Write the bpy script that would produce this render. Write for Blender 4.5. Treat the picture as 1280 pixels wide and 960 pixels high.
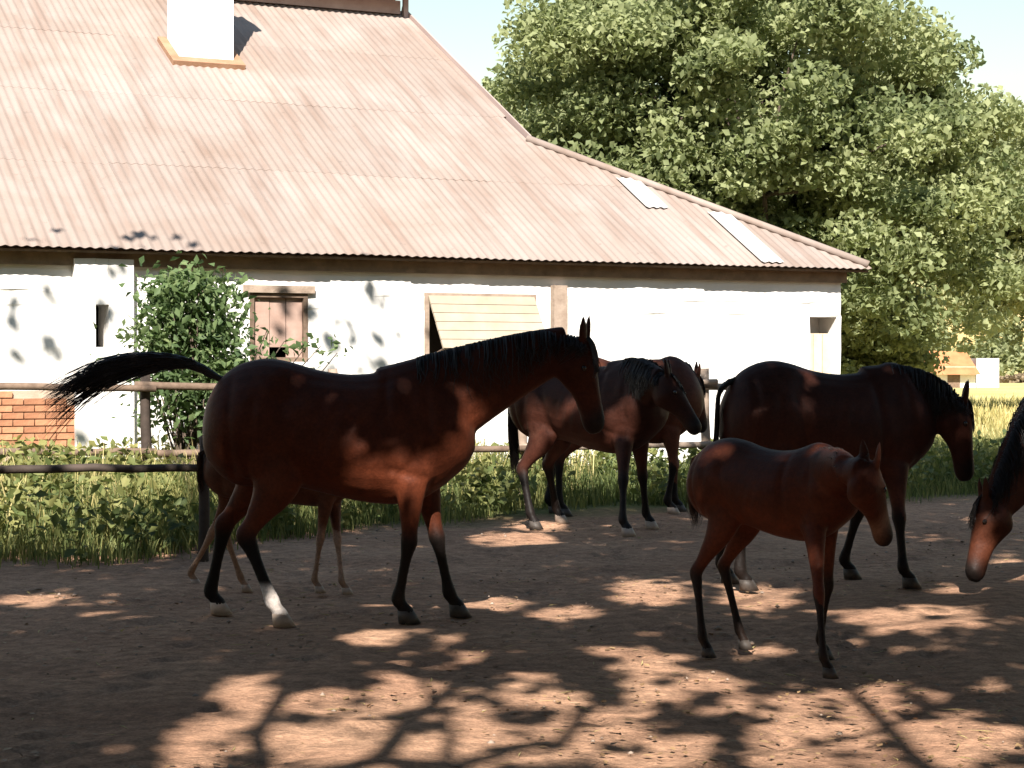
import bpy, math, random
import numpy as np
from mathutils import Vector, Matrix

random.seed(7)
rng = np.random.default_rng(11)
sc = bpy.context.scene
COL = sc.collection
for o in list(bpy.data.objects):
    bpy.data.objects.remove(o)

# ------------------------------------------------------------------ camera
F = 2300.0            # focal length in pixels of the 1280 px wide photograph
CAMZ = 1.53
HOR = 455.0           # row of the horizon
cam_d = bpy.data.cameras.new('camera')
cam_d.sensor_width = 36.0
cam_d.lens = F / 1280 * 36
cam_d.clip_end = 4000
cam_d.clip_start = 0.05
cam = bpy.data.objects.new('camera', cam_d)
COL.objects.link(cam)
cam.location = (0, 0, CAMZ)
cam.rotation_euler = (math.radians(90) - math.atan((480 - HOR) / F), 0, 0)
sc.camera = cam

# ------------------------------------------------------------------ sky and sun
SUN_EL, SUN_AZ = math.radians(42), math.radians(3)     # light heads along +Y, a little to the right
LDIR = Vector((math.sin(SUN_AZ) * math.cos(SUN_EL), math.cos(SUN_AZ) * math.cos(SUN_EL), -math.sin(SUN_EL)))
w = bpy.data.worlds.new('World')
sc.world = w
w.use_nodes = True
nt = w.node_tree
bg = nt.nodes['Background']
sky = nt.nodes.new('ShaderNodeTexSky')
sky.sky_type = 'NISHITA'
sky.sun_disc = False
sky.sun_elevation = SUN_EL
sky.sun_rotation = math.pi + SUN_AZ
sky.air_density = 1.9
sky.dust_density = 0.0
sky.ozone_density = 1.0
nt.links.new(sky.outputs[0], bg.inputs[0])
bg.inputs[1].default_value = 0.055
sun_d = bpy.data.lights.new('sun', 'SUN')
sun_d.energy = 5.0
sun_d.angle = math.radians(0.53)
sun_d.color = (1.0, 0.94, 0.86)
sun = bpy.data.objects.new('sun', sun_d)
COL.objects.link(sun)
sun.rotation_euler = LDIR.to_track_quat('-Z', 'Y').to_euler()
sc.view_settings.view_transform = 'Standard'
sc.view_settings.look = 'None'
sc.view_settings.gamma = 1.0
sc.view_settings.exposure = 1.4
sc.view_settings.use_curve_mapping = False

# ------------------------------------------------------------------ helpers
def W(px, py, Y):
    """world point seen at a pixel of the photograph, Y metres ahead"""
    return Vector(((px - 640) / F * Y, Y, CAMZ - (py - HOR) / F * Y))

def gY(py):
    return CAMZ * F / (py - HOR)

def G(px, py):      # ground point under a pixel
    Y = gY(py); return ((px - 640) / F * Y, Y)

def tag(o, label=None, cat=None, group=None, kind=None):
    if label: o['label'] = label
    if cat: o['category'] = cat
    if group: o['group'] = group
    if kind: o['kind'] = kind
    return o

def empty(name, loc=(0, 0, 0), rz=0.0):
    o = bpy.data.objects.new(name, None)
    COL.objects.link(o)
    o.location = loc
    o.rotation_euler = (0, 0, rz)
    o.empty_display_size = 0.2
    return o

def link(name, me, mat, parent=None, smooth=False):
    o = bpy.data.objects.new(name, me)
    COL.objects.link(o)
    if mat is not None and len(me.materials) == 0:
        me.materials.append(mat)
    if parent is not None:
        o.parent = parent
    if smooth and len(me.polygons):
        me.polygons.foreach_set('use_smooth', [True] * len(me.polygons))
    return o

def npmesh(name, V, Fc):
    """mesh from numpy arrays; Fc is an (n,3) or (n,4) index array"""
    me = bpy.data.meshes.new(name)
    V = np.asarray(V, dtype=np.float32)
    Fc = np.asarray(Fc, dtype=np.int32)
    me.vertices.add(len(V)); me.vertices.foreach_set('co', V.ravel())
    k = Fc.shape[1]
    me.loops.add(Fc.size); me.loops.foreach_set('vertex_index', Fc.ravel())
    me.polygons.add(len(Fc))
    me.polygons.foreach_set('loop_start', np.arange(0, Fc.size, k, dtype=np.int32))
    try:
        me.polygons.foreach_set('loop_total', np.full(len(Fc), k, dtype=np.int32))
    except Exception:
        pass
    me.update(calc_edges=True)
    return me

def fattr(me, name, vals):
    a = me.attributes.new(name, 'FLOAT', 'POINT')
    a.data.foreach_set('value', np.asarray(vals, dtype=np.float32))

def cattr(me, name, cols):
    a = me.attributes.new(name, 'FLOAT_COLOR', 'POINT')
    a.data.foreach_set('color', np.asarray(cols, dtype=np.float32).ravel())

class MB:
    """collects boxes, prisms and tubes into one mesh"""
    def __init__(s): s.v = []; s.f = []
    def add(s, vs, fs):
        n = len(s.v); s.v += [tuple(v) for v in vs]; s.f += [tuple(i + n for i in f) for f in fs]
    def box(s, a, b, jit=0.0):
        x0, y0, z0 = a; x1, y1, z1 = b
        vs = [(x, y, z) for z in (z0, z1) for x, y in ((x0, y0), (x1, y0), (x1, y1), (x0, y1))]
        if jit: vs = [tuple(c + random.uniform(-jit, jit) for c in v) for v in vs]
        s.add(vs, [(3, 2, 1, 0), (4, 5, 6, 7), (0, 1, 5, 4), (1, 2, 6, 5), (2, 3, 7, 6), (3, 0, 4, 7)])
    def tube(s, pts, rad, n=8):
        pts = [Vector(p) for p in pts]
        rings = []
        up = Vector((0.13, 0.21, 0.97))
        for i, p in enumerate(pts):
            t = (pts[min(i + 1, len(pts) - 1)] - pts[max(i - 1, 0)])
            t = t.normalized() if t.length > 1e-9 else Vector((0, 0, 1))
            a = t.cross(up)
            if a.length < 0.15: a = t.cross(Vector((1, 0, 0)))
            a.normalize(); b = t.cross(a)
            r = rad[i] if hasattr(rad, '__len__') else rad
            rings.append([p + (a * math.cos(k * 2 * math.pi / n) + b * math.sin(k * 2 * math.pi / n)) * r for k in range(n)])
        vs = [v for r in rings for v in r]
        fs = []
        for i in range(len(pts) - 1):
            for k in range(n):
                fs.append((i * n + k, i * n + (k + 1) % n, (i + 1) * n + (k + 1) % n, (i + 1) * n + k))
        fs.append(tuple(range(n))[::-1]); fs.append(tuple((len(pts) - 1) * n + k for k in range(n)))
        s.add(vs, fs)
    def mesh(s, name):
        me = bpy.data.meshes.new(name); me.from_pydata(s.v, [], s.f); me.update(); return me
    def build(s, name, mat, parent=None, smooth=False):
        return link(name, s.mesh(name), mat, parent, smooth)

def lerp(a, b, t): return a + (b - a) * t
def sst(x, a, b):
    t = np.clip((x - a) / (b - a), 0, 1); return t * t * (3 - 2 * t)

# ------------------------------------------------------------------ materials
def new_mat(name):
    m = bpy.data.materials.new(name); m.use_nodes = True
    return m, m.node_tree, m.node_tree.nodes['Principled BSDF']

def nz(nt, scale, detail=4, rough=0.55, coord='Object', dist=0.0):
    tc = nt.nodes.new('ShaderNodeTexCoord')
    n = nt.nodes.new('ShaderNodeTexNoise')
    n.inputs['Scale'].default_value = scale; n.inputs['Detail'].default_value = detail
    n.inputs['Roughness'].default_value = rough; n.inputs['Distortion'].default_value = dist
    nt.links.new(tc.outputs[coord], n.inputs['Vector'])
    return n

def ramp(nt, src, stops):
    r = nt.nodes.new('ShaderNodeValToRGB')
    el = r.color_ramp.elements
    while len(el) < len(stops): el.new(0.5)
    for e, (p, c) in zip(el, stops):
        e.position = p; e.color = (c[0], c[1], c[2], 1)
    nt.links.new(src, r.inputs[0])
    return r

def mix(nt, fac, a, b, mode='MIX'):
    m = nt.nodes.new('ShaderNodeMix'); m.data_type = 'RGBA'; m.blend_type = mode
    for sock, val in ((m.inputs[0], fac), (m.inputs[6], a), (m.inputs[7], b)):
        if hasattr(val, 'node'): nt.links.new(val, sock)
        elif hasattr(val, '__len__'): sock.default_value = (*val[:3], 1)
        else: sock.default_value = val
    return m.outputs[2]

def bump(nt, bs, src, strength, dist):
    b = nt.nodes.new('ShaderNodeBump'); b.inputs['Strength'].default_value = strength; b.inputs['Distance'].default_value = dist
    nt.links.new(src, b.inputs['Height']); nt.links.new(b.outputs[0], bs.inputs['Normal'])
    return b

def simple(name, c1, c2, scale=6.0, rough=0.8, bmp=0.3, bd=0.01, spec=0.3, detail=5, extra=None, randobj=0.0):
    m, nt, bs = new_mat(name)
    n = nz(nt, scale, detail, 0.6)
    r = ramp(nt, n.outputs['Fac'], [(0.3, c1), (0.7, c2)])
    out = r.outputs[0]
    if extra:
        n2 = nz(nt, extra[0], 3, 0.6)
        r2 = ramp(nt, n2.outputs['Fac'], [(extra[1], (0, 0, 0)), (extra[2], (1, 1, 1))])
        out = mix(nt, r2.outputs[0], out, extra[3])
    if randobj:
        oi = nt.nodes.new('ShaderNodeObjectInfo')
        mr = nt.nodes.new('ShaderNodeMapRange')
        mr.inputs[3].default_value = 1 - randobj; mr.inputs[4].default_value = 1 + randobj * 0.6
        nt.links.new(oi.outputs['Random'], mr.inputs[0])
        hs = nt.nodes.new('ShaderNodeHueSaturation')
        nt.links.new(mr.outputs[0], hs.inputs['Value']); nt.links.new(out, hs.inputs['Color'])
        out = hs.outputs[0]
    nt.links.new(out, bs.inputs['Base Color'])
    bs.inputs['Roughness'].default_value = rough
    bs.inputs['Specular IOR Level'].default_value = spec
    if bmp:
        nb = nz(nt, scale * 5, 4, 0.6)
        bump(nt, bs, nb.outputs['Fac'], bmp, bd)
    return m

def foliage(name, dark, mid, light, transl=0.35, rough=0.6):
    m, nt, bs = new_mat(name)
    at = nt.nodes.new('ShaderNodeAttribute'); at.attribute_name = 'tint'
    r = ramp(nt, at.outputs['Fac'], [(0.0, dark), (0.5, mid), (1.0, light)])
    nt.links.new(r.outputs[0], bs.inputs['Base Color'])
    bs.inputs['Roughness'].default_value = rough
    bs.inputs['Specular IOR Level'].default_value = 0.25
    tr = nt.nodes.new('ShaderNodeBsdfTranslucent')
    hs = nt.nodes.new('ShaderNodeHueSaturation'); hs.inputs['Saturation'].default_value = 1.15; hs.inputs['Value'].default_value = 1.3
    nt.links.new(r.outputs[0], hs.inputs['Color']); nt.links.new(hs.outputs[0], tr.inputs['Color'])
    ms = nt.nodes.new('ShaderNodeMixShader'); ms.inputs[0].default_value = transl
    nt.links.new(bs.outputs[0], ms.inputs[1]); nt.links.new(tr.outputs[0], ms.inputs[2])
    nt.links.new(ms.outputs[0], nt.nodes['Material Output'].inputs['Surface'])
    return m

M = {}
M['plaster'] = simple('lime_plaster', (0.70, 0.67, 0.63), (0.80, 0.78, 0.75), 1.6, 0.9, 0.35, 0.02, 0.15, extra=(0.9, 0.62, 0.85, (0.68, 0.62, 0.57)))
M['chimney'] = simple('chimney_plaster', (0.72, 0.70, 0.67), (0.80, 0.79, 0.77), 2.5, 0.9, 0.4, 0.02, 0.15)
M['timber'] = simple('old_timber', (0.10, 0.065, 0.045), (0.20, 0.14, 0.10), 9, 0.85, 0.5, 0.01)
M['beam'] = simple('wall_plate_timber', (0.16, 0.11, 0.07), (0.30, 0.21, 0.14), 5, 0.85, 0.4, 0.01)
M['greytimber'] = simple('weathered_timber', (0.22, 0.16, 0.12), (0.36, 0.28, 0.22), 8, 0.9, 0.5, 0.01)
M['shutter'] = simple('painted_shutter', (0.31, 0.255, 0.185), (0.39, 0.33, 0.25), 3, 0.7, 0.3, 0.008, randobj=0.12)
M['door'] = simple('door_paint', (0.48, 0.36, 0.26), (0.62, 0.50, 0.38), 3, 0.8, 0.3, 0.008, randobj=0.12)
M['brownboard'] = simple('brown_board', (0.28, 0.18, 0.14), (0.40, 0.28, 0.23), 4, 0.8, 0.3, 0.008, randobj=0.15)
M['interior'] = simple('dark_interior', (0.03, 0.025, 0.02), (0.06, 0.05, 0.04), 2, 0.95, 0)
M['brick'] = simple('red_brick', (0.36, 0.15, 0.08), (0.50, 0.25, 0.14), 5, 0.9, 0.5, 0.01, randobj=0.25)
M['mortar'] = simple('mortar', (0.36, 0.27, 0.20), (0.46, 0.36, 0.28), 8, 0.95, 0.4, 0.01)
M['terracotta'] = simple('terracotta_flashing', (0.26, 0.14, 0.08), (0.34, 0.20, 0.125), 5, 0.85, 0.3, 0.01)
M['newsheet'] = simple('new_pale_sheet', (0.40, 0.375, 0.35), (0.47, 0.445, 0.42), 2, 0.6, 0.1, 0.005)
M['ridge'] = simple('ridge_metal', (0.30, 0.22, 0.20), (0.42, 0.33, 0.30), 3, 0.7, 0.1, 0.005)
M['rail'] = simple('dark_pole', (0.035, 0.026, 0.02), (0.07, 0.05, 0.04), 7, 0.8, 0.4, 0.006)
M['rust'] = simple('rusty_sheet', (0.34, 0.12, 0.05), (0.46, 0.20, 0.09), 1.2, 0.85, 0.2, 0.02)
M['bark'] = simple('bark', (0.07, 0.05, 0.04), (0.16, 0.12, 0.09), 7, 0.95, 0.9, 0.03)
M['treeleaf'] = foliage('tree_leaf', (0.10, 0.130, 0.062), (0.215, 0.245, 0.115), (0.36, 0.385, 0.20), 0.48)
M['paleleaf'] = foliage('pale_tree_leaf', (0.15, 0.175, 0.09), (0.27, 0.295, 0.155), (0.38, 0.39, 0.22), 0.45)
M['shadeleaf'] = foliage('canopy_leaf', (0.02, 0.035, 0.012), (0.035, 0.06, 0.018), (0.05, 0.08, 0.025), 0.10)
M['bushleaf'] = foliage('bush_leaf', (0.05, 0.085, 0.035), (0.12, 0.175, 0.07), (0.20, 0.25, 0.11), 0.4)
M['weed'] = foliage('weed_leaf', (0.04, 0.062, 0.024), (0.11, 0.14, 0.045), (0.28, 0.27, 0.10), 0.35)
M['drygrass'] = foliage('dry_grass', (0.22, 0.20, 0.07), (0.42, 0.36, 0.15), (0.55, 0.46, 0.22), 0.25)
M['scrub'] = foliage('far_scrub', (0.10, 0.075, 0.045), (0.20, 0.15, 0.09), (0.28, 0.21, 0.13), 0.2)
M['litter'] = foliage('leaf_litter', (0.10, 0.06, 0.03), (0.20, 0.12, 0.06), (0.34, 0.22, 0.11), 0.0)
M['stone'] = simple('field_stone', (0.20, 0.15, 0.12), (0.36, 0.28, 0.22), 12, 0.9, 0.4, 0.01)
M['hoof_dark'] = simple('dark_hoof', (0.035, 0.028, 0.024), (0.08, 0.065, 0.055), 20, 0.55, 0.2, 0.003)
M['hoof_pale'] = simple('pale_hoof', (0.30, 0.22, 0.17), (0.42, 0.33, 0.26), 20, 0.55, 0.2, 0.003)
M['eye'] = simple('horse_eye', (0.008, 0.005, 0.004), (0.012, 0.008, 0.006), 3, 0.08, 0, spec=0.6)

ROOF_TC = []
def roof_mat():
    m, nt, bs = new_mat('weathered_roof_sheet')
    n = nz(nt, 0.55, 5, 0.6, 'Object', 0.4)
    r = ramp(nt, n.outputs['Fac'], [(0.25, (0.222, 0.164, 0.132)), (0.5, (0.262, 0.210, 0.182)), (0.75, (0.292, 0.244, 0.220))])
    # rain streaks that run with the slope
    tc = nt.nodes.new('ShaderNodeTexCoord'); mp = nt.nodes.new('ShaderNodeMapping')
    mp.inputs['Scale'].default_value = (5.0, 0.35, 1.0)
    nt.links.new(tc.outputs['Object'], mp.inputs[0])
    n2 = nt.nodes.new('ShaderNodeTexNoise'); n2.inputs['Scale'].default_value = 1.0; n2.inputs['Detail'].default_value = 5
    nt.links.new(mp.outputs[0], n2.inputs['Vector'])
    r2 = ramp(nt, n2.outputs['Fac'], [(0.48, (0, 0, 0)), (0.75, (0.6, 0.6, 0.6))])
    c = mix(nt, r2.outputs[0], r.outputs[0], (0.165, 0.108, 0.080))
    n3 = nz(nt, 9, 4, 0.7)
    r3 = ramp(nt, n3.outputs['Fac'], [(0.62, (0, 0, 0)), (0.74, (0.5, 0.5, 0.5))])
    c = mix(nt, r3.outputs[0], c, (0.12, 0.10, 0.085))
    oi = nt.nodes.new('ShaderNodeObjectInfo')
    mr = nt.nodes.new('ShaderNodeMapRange'); mr.inputs[3].default_value = 0.93; mr.inputs[4].default_value = 1.06
    nt.links.new(oi.outputs['Random'], mr.inputs[0])
    hs = nt.nodes.new('ShaderNodeHueSaturation'); nt.links.new(mr.outputs[0], hs.inputs['Value']); nt.links.new(c, hs.inputs['Color'])
    nt.links.new(hs.outputs[0], bs.inputs['Base Color'])
    bs.inputs['Roughness'].default_value = 0.8; bs.inputs['Specular IOR Level'].default_value = 0.2
    nb = nz(nt, 30, 4, 0.6); bump(nt, bs, nb.outputs['Fac'], 0.25, 0.008)
    for nd in nt.nodes:
        if nd.type == 'TEX_COORD': ROOF_TC.append(nd)
    return m
M['roof'] = roof_mat()

def horse_mat():
    m, nt, bs = new_mat('horse_coat')
    at = nt.nodes.new('ShaderNodeAttribute'); at.attribute_name = 'coat'
    n = nz(nt, 9, 4, 0.6)
    r = ramp(nt, n.outputs['Fac'], [(0.3, (0.72, 0.72, 0.72)), (0.7, (1.15, 1.12, 1.1))])
    c = mix(nt, 1.0, at.outputs['Color'], r.outputs[0], 'MULTIPLY')
    n5 = nz(nt, 55, 5, 0.7); r5 = ramp(nt, n5.outputs['Fac'], [(0.35, (0.7, 0.7, 0.7)), (0.65, (1.2, 1.2, 1.2))])
    c = mix(nt, 0.8, c, r5.outputs[0], 'MULTIPLY')
    n6 = nz(nt, 2.2, 6, 0.7); r6 = ramp(nt, n6.outputs['Fac'], [(0.55, (0, 0, 0)), (0.8, (0.10, 0.10, 0.10))])     # dried dust in the coat
    c = mix(nt, r6.outputs[0], c, (0.22, 0.14, 0.10))
    nt.links.new(c, bs.inputs['Base Color'])
    rr6 = nt.nodes.new('ShaderNodeMapRange'); rr6.inputs[3].default_value = 0.42; rr6.inputs[4].default_value = 0.72
    nt.links.new(n5.outputs['Fac'], rr6.inputs[0]); nt.links.new(rr6.outputs[0], bs.inputs['Roughness'])
    bs.inputs['Specular IOR Level'].default_value = 0.14
    tc = nt.nodes.new('ShaderNodeTexCoord'); mp = nt.nodes.new('ShaderNodeMapping')
    mp.inputs['Scale'].default_value = (60, 160, 60); mp.inputs['Rotation'].default_value = (0, 0.6, 0)
    nt.links.new(tc.outputs['Object'], mp.inputs[0])
    n2 = nt.nodes.new('ShaderNodeTexNoise'); n2.inputs['Scale'].default_value = 1.0; n2.inputs['Detail'].default_value = 3
    nt.links.new(mp.outputs[0], n2.inputs['Vector'])
    bump(nt, bs, n2.outputs['Fac'], 0.4, 0.005)
    return m
M['coat'] = horse_mat()

def hair_mat(name, c1, c2):
    m, nt, bs = new_mat(name)
    n = nz(nt, 14, 3, 0.6)
    r = ramp(nt, n.outputs['Fac'], [(0.3, c1), (0.7, c2)])
    nt.links.new(r.outputs[0], bs.inputs['Base Color'])
    bs.inputs['Roughness'].default_value = 0.42
    bs.inputs['Specular IOR Level'].default_value = 0.4
    return m
M['hair'] = hair_mat('black_hair', (0.008, 0.006, 0.006), (0.022, 0.015, 0.013))
M['hair_brown'] = hair_mat('brown_hair', (0.03, 0.016, 0.010), (0.07, 0.036, 0.022))

def ground_mat():
    m, nt, bs = new_mat('trodden_dirt')
    geo = nt.nodes.new('ShaderNodeNewGeometry')
    sep = nt.nodes.new('ShaderNodeSeparateXYZ'); nt.links.new(geo.outputs['Position'], sep.inputs[0])
    def noise(scale, detail, rough=0.6, dist=0.0):
        n = nt.nodes.new('ShaderNodeTexNoise'); n.inputs['Scale'].default_value = scale
        n.inputs['Detail'].default_value = detail; n.inputs['Roughness'].default_value = rough; n.inputs['Distortion'].default_value = dist
        nt.links.new(geo.outputs['Position'], n.inputs['Vector']); return n
    n1 = noise(0.9, 6); n2 = noise(11, 5, 0.65); n3 = noise(60, 3)
    dirt = ramp(nt, n1.outputs['Fac'], [(0.3, (0.35, 0.198, 0.128)), (0.7, (0.49, 0.300, 0.195))])
    d2 = ramp(nt, n2.outputs['Fac'], [(0.35, (0.62, 0.62, 0.62)), (0.65, (1.12, 1.1, 1.08))])
    c = mix(nt, 1.0, dirt.outputs[0], d2.outputs[0], 'MULTIPLY')
    d3 = ramp(nt, n3.outputs['Fac'], [(0.35, (0.75, 0.75, 0.75)), (0.65, (1.1, 1.1, 1.1))])
    c = mix(nt, 1.0, c, d3.outputs[0], 'MULTIPLY')
    # turf begins along a ragged line beyond the yard, dry field far off
    def mth(op, a, b):
        n = nt.nodes.new('ShaderNodeMath'); n.operation = op
        for s, v in ((n.inputs[0], a), (n.inputs[1], b)):
            if hasattr(v, 'node'): nt.links.new(v, s)
            else: s.default_value = v
        return n.outputs[0]
    line = mth('SUBTRACT', sep.outputs['Y'], mth('MULTIPLY', sep.outputs['X'], 0.55))
    line = mth('ADD', line, mth('MULTIPLY', n1.outputs['Fac'], 2.0))
    mr = nt.nodes.new('ShaderNodeMapRange'); mr.inputs[1].default_value = 18.6; mr.inputs[2].default_value = 19.8
    nt.links.new(line, mr.inputs[0])
    turf = ramp(nt, n2.outputs['Fac'], [(0.3, (0.05, 0.075, 0.025)), (0.7, (0.15, 0.15, 0.06))])
    c = mix(nt, mr.outputs[0], c, turf.outputs[0])
    mf = nt.nodes.new('ShaderNodeMapRange'); mf.inputs[1].default_value = 34; mf.inputs[2].default_value = 44
    nt.links.new(sep.outputs['Y'], mf.inputs[0])
    nf = noise(0.15, 5)
    field = ramp(nt, nf.outputs['Fac'], [(0.3, (0.38, 0.32, 0.12)), (0.7, (0.52, 0.44, 0.20))])
    c = mix(nt, mf.outputs[0], c, field.outputs[0])
    nt.links.new(c, bs.inputs['Base Color'])
    bs.inputs['Roughness'].default_value = 0.95; bs.inputs['Specular IOR Level'].default_value = 0.1
    nb = noise(7, 8, 0.68, 0.3)
    bump(nt, bs, nb.outputs['Fac'], 0.8, 0.07)
    return m
M['ground'] = ground_mat()

# ------------------------------------------------------------------ ground: one sheet out to the horizon
def make_ground():
    def axis(lo, hi, a, b, step):
        mid = list(np.arange(a, b + 1e-6, step))
        out_ = []
        d = step; x = b
        while x < hi:
            d *= 1.35; x += d; out_.append(min(x, hi))
        neg = []; d = step; x = a
        while x > lo:
            d *= 1.35; x -= d; neg.append(max(x, lo))
        return np.array(neg[::-1] + mid + out_)
    xs = axis(-1800, 1800, -6, 6, 0.09); ys = axis(-300, 3000, 5, 21, 0.09)
    X, Y = np.meshgrid(xs, ys)
    Z = np.zeros_like(X)
    r2 = np.random.default_rng(3)
    for k in range(26):           # gentle unevenness of the yard
        fx, fy = r2.normal(0, 2.2, 2); ph = r2.uniform(0, 6.28)
        Z += np.sin(X * fx + Y * fy + ph) * 0.0032
    fade = np.clip((7 - np.abs(X)) / 1.5, 0, 1) * np.clip((22 - Y) / 2, 0, 1) * np.clip((Y - 4), 0, 1)
    # hoof prints and scuffs
    for k in range(420):
        cx, cy = r2.uniform(-5.5, 5.5), r2.uniform(6, 19)
        a = r2.uniform(0.05, 0.085)
        ix = np.searchsorted(xs, [cx - .25, cx + .25]); iy = np.searchsorted(ys, [cy - .25, cy + .25])
        sx = X[iy[0]:iy[1], ix[0]:ix[1]]; sy = Y[iy[0]:iy[1], ix[0]:ix[1]]
        d = np.hypot(sx - cx, sy - cy) / a
        Z[iy[0]:iy[1], ix[0]:ix[1]] += -0.026 * np.exp(-d ** 2) + 0.010 * np.exp(-((d - 1.7) / .5) ** 2)
    Z = Z * fade
    nx, ny = len(xs), len(ys)
    V = np.stack([X, Y, Z], -1).reshape(-1, 3)
    i = np.arange((ny - 1) * (nx - 1)); r = i // (nx - 1); c = i % (nx - 1)
    a = r * nx + c
    Fc = np.stack([a, a + 1, a + nx + 1, a + nx], -1)
    me = npmesh('ground', V, Fc)
    tag(link('ground', me, M['ground'], None, True), kind='structure')
make_ground()

# ------------------------------------------------------------------ the long stable building
PL = Vector((-5.565, 20.0, 0)); PR = Vector((4.87, 24.9, 0))
TH = math.atan2(PR.y - PL.y, PR.x - PL.x)
SC = (PR - PL).length           # local x of the eave corner
EAVE = 2.83; TAN = 0.55; HIPV = 3.5; RV = 8.47
OV = 0.28                        # eave overhang
bld = empty('stable_building', PL, TH)
for nd in ROOF_TC: nd.object = bld      # one stain pattern over the whole roof, in the building's own axes
tag(bld, 'long whitewashed stable with a pale corrugated hipped roof and a chimney', 'stable')
Binv = (Matrix.Translation(PL) @ Matrix.Rotation(TH, 4, 'Z')).inverted()
def hit_wall(px, py, y=OV):
    o = Binv @ Vector((0, 0, CAMZ)); p = Binv @ W(px, py, 10); d = p - o
    t = (y - o.y) / d.y
    q = o + d * t
    return q.x, q.z
def hit_roof(px, py):
    o = Binv @ Vector((0, 0, CAMZ)); p = Binv @ W(px, py, 10); d = p - o
    t = (EAVE + TAN * o.y - o.z) / (d.z - TAN * d.y)
    q = o + d * t
    return q.x, q.y

def wall_rect(pxa, pya, pxb, pyb):
    a = hit_wall(pxa, pya); b = hit_wall(pxb, pyb)
    return (a[0], b[0], b[1], a[1])        # s0 s1 z0 z1

X_END = hit_wall(1051, 400)[0]
X_BEG = -9.0
slot = wall_rect(117, 381, 133, 434)
win = wall_rect(312, 366, 384, 452)
hat = wall_rect(536, 372, 664, 470)
nic = wall_rect(1012, 396, 1046, 520)
slot = (slot[0], slot[1], slot[2], slot[3])
holes = [slot, win, hat, nic]
def make_wall():
    zt = EAVE + OV * TAN - 0.05
    xs = sorted(set([X_BEG, X_END] + [h[0] for h in holes] + [h[1] for h in holes]))
    zs = sorted(set([-0.1, zt] + [h[2] for h in holes] + [h[3] for h in holes]))
    # subdivide so the plaster face can be a little uneven
    def sub(a, step):
        out_ = []
        for p, q in zip(a[:-1], a[1:]):
            n = max(1, int(math.ceil((q - p) / step)))
            out_ += [p + (q - p) * k / n for k in range(n)]
        return out_ + [a[-1]]
    xs = sub(xs, 0.3); zs = sub(zs, 0.3)
    vid = {}; V = []; Fs = []
    r = random.Random(5)
    def vert(i, k, back):
        key = (i, k, back)
        if key not in vid:
            y = OV + (0.42 if back else r.uniform(-0.012, 0.012))
            vid[key] = len(V); V.append((xs[i], y, zs[k]))
        return vid[key]
    def solid(i, k):
        if i < 0 or k < 0 or i >= len(xs) - 1 or k >= len(zs) - 1: return False
        cx = (xs[i] + xs[i + 1]) / 2; cz = (zs[k] + zs[k + 1]) / 2
        return not any(h[0] < cx < h[1] and h[2] < cz < h[3] for h in holes)
    for i in range(len(xs) - 1):
        for k in range(len(zs) - 1):
            if not solid(i, k): continue
            Fs.append([vert(i, k, 0), vert(i + 1, k, 0), vert(i + 1, k + 1, 0), vert(i, k + 1, 0)])
            Fs.append([vert(i, k, 1), vert(i, k + 1, 1), vert(i + 1, k + 1, 1), vert(i + 1, k, 1)])
            for di, dk, (p, q) in ((-1, 0, ((0, 1), (0, 0))), (1, 0, ((1, 0), (1, 1))), (0, -1, ((0, 0), (1, 0))), (0, 1, ((1, 1), (0, 1)))):
                if not solid(i + di, k + dk):
                    a, b = (i + p[0], k + p[1]), (i + q[0], k + q[1])
                    Fs.append([vert(*a, 0), vert(*a, 1), vert(*b, 1), vert(*b, 0)])
    me = bpy.data.meshes.new('wall'); me.from_pydata(V, [], Fs); me.update()
    link('wall', me, M['plaster'], bld)
    # the other three walls
    b = MB()
    b.box((X_END - 0.42, OV + 0.423, -0.1), (X_END - 0.003, 2 * RV - OV, EAVE + OV * TAN - 0.06)); b.build('wall', M['plaster'], bld)
    b = MB(); b.box((X_BEG, 2 * RV - OV - 0.42, -0.1), (X_END - 0.425, 2 * RV - OV, EAVE + 0.05)); b.build('wall', M['plaster'], bld)
    b = MB(); b.box((X_BEG - 0.42, OV, -0.1), (X_BEG - 0.003, 2 * RV - OV, EAVE + 0.05)); b.build('wall', M['plaster'], bld)
    b = MB(); b.box((X_BEG, OV + 0.9, 0), (X_END - 0.45, OV + 0.95, EAVE - .1)); b.build('inner_partition', M['interior'], bld)
    # timber wall plate under the eave
    b = MB(); b.box((X_BEG, OV - 0.07, EAVE - 0.20), (X_END + 0.05, OV - 0.014, EAVE + 0.05)); b.build('wall_plate', M['beam'], bld)
make_wall()

# pilaster with a slit, left
p0 = hit_wall(91, 330)[0]; p1 = hit_wall(164, 330)[0]
def make_pilaster():
    b = MB(); y0, y1 = OV - 0.13, OV - 0.016
    zt = EAVE - 0.12
    b.box((p0, y0, 0), (slot[0], y1, zt), 0.004); b.box((slot[1], y0, 0), (p1, y1, zt), 0.004)
    b.box((slot[0] + 0.001, y0 + .002, slot[3]), (slot[1] - .001, y1, zt)); b.box((slot[0] + .001, y0 + .002, 0), (slot[1] - .001, y1, slot[2]))
    b.build('pilaster', M['plaster'], bld)
make_pilaster()
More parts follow.
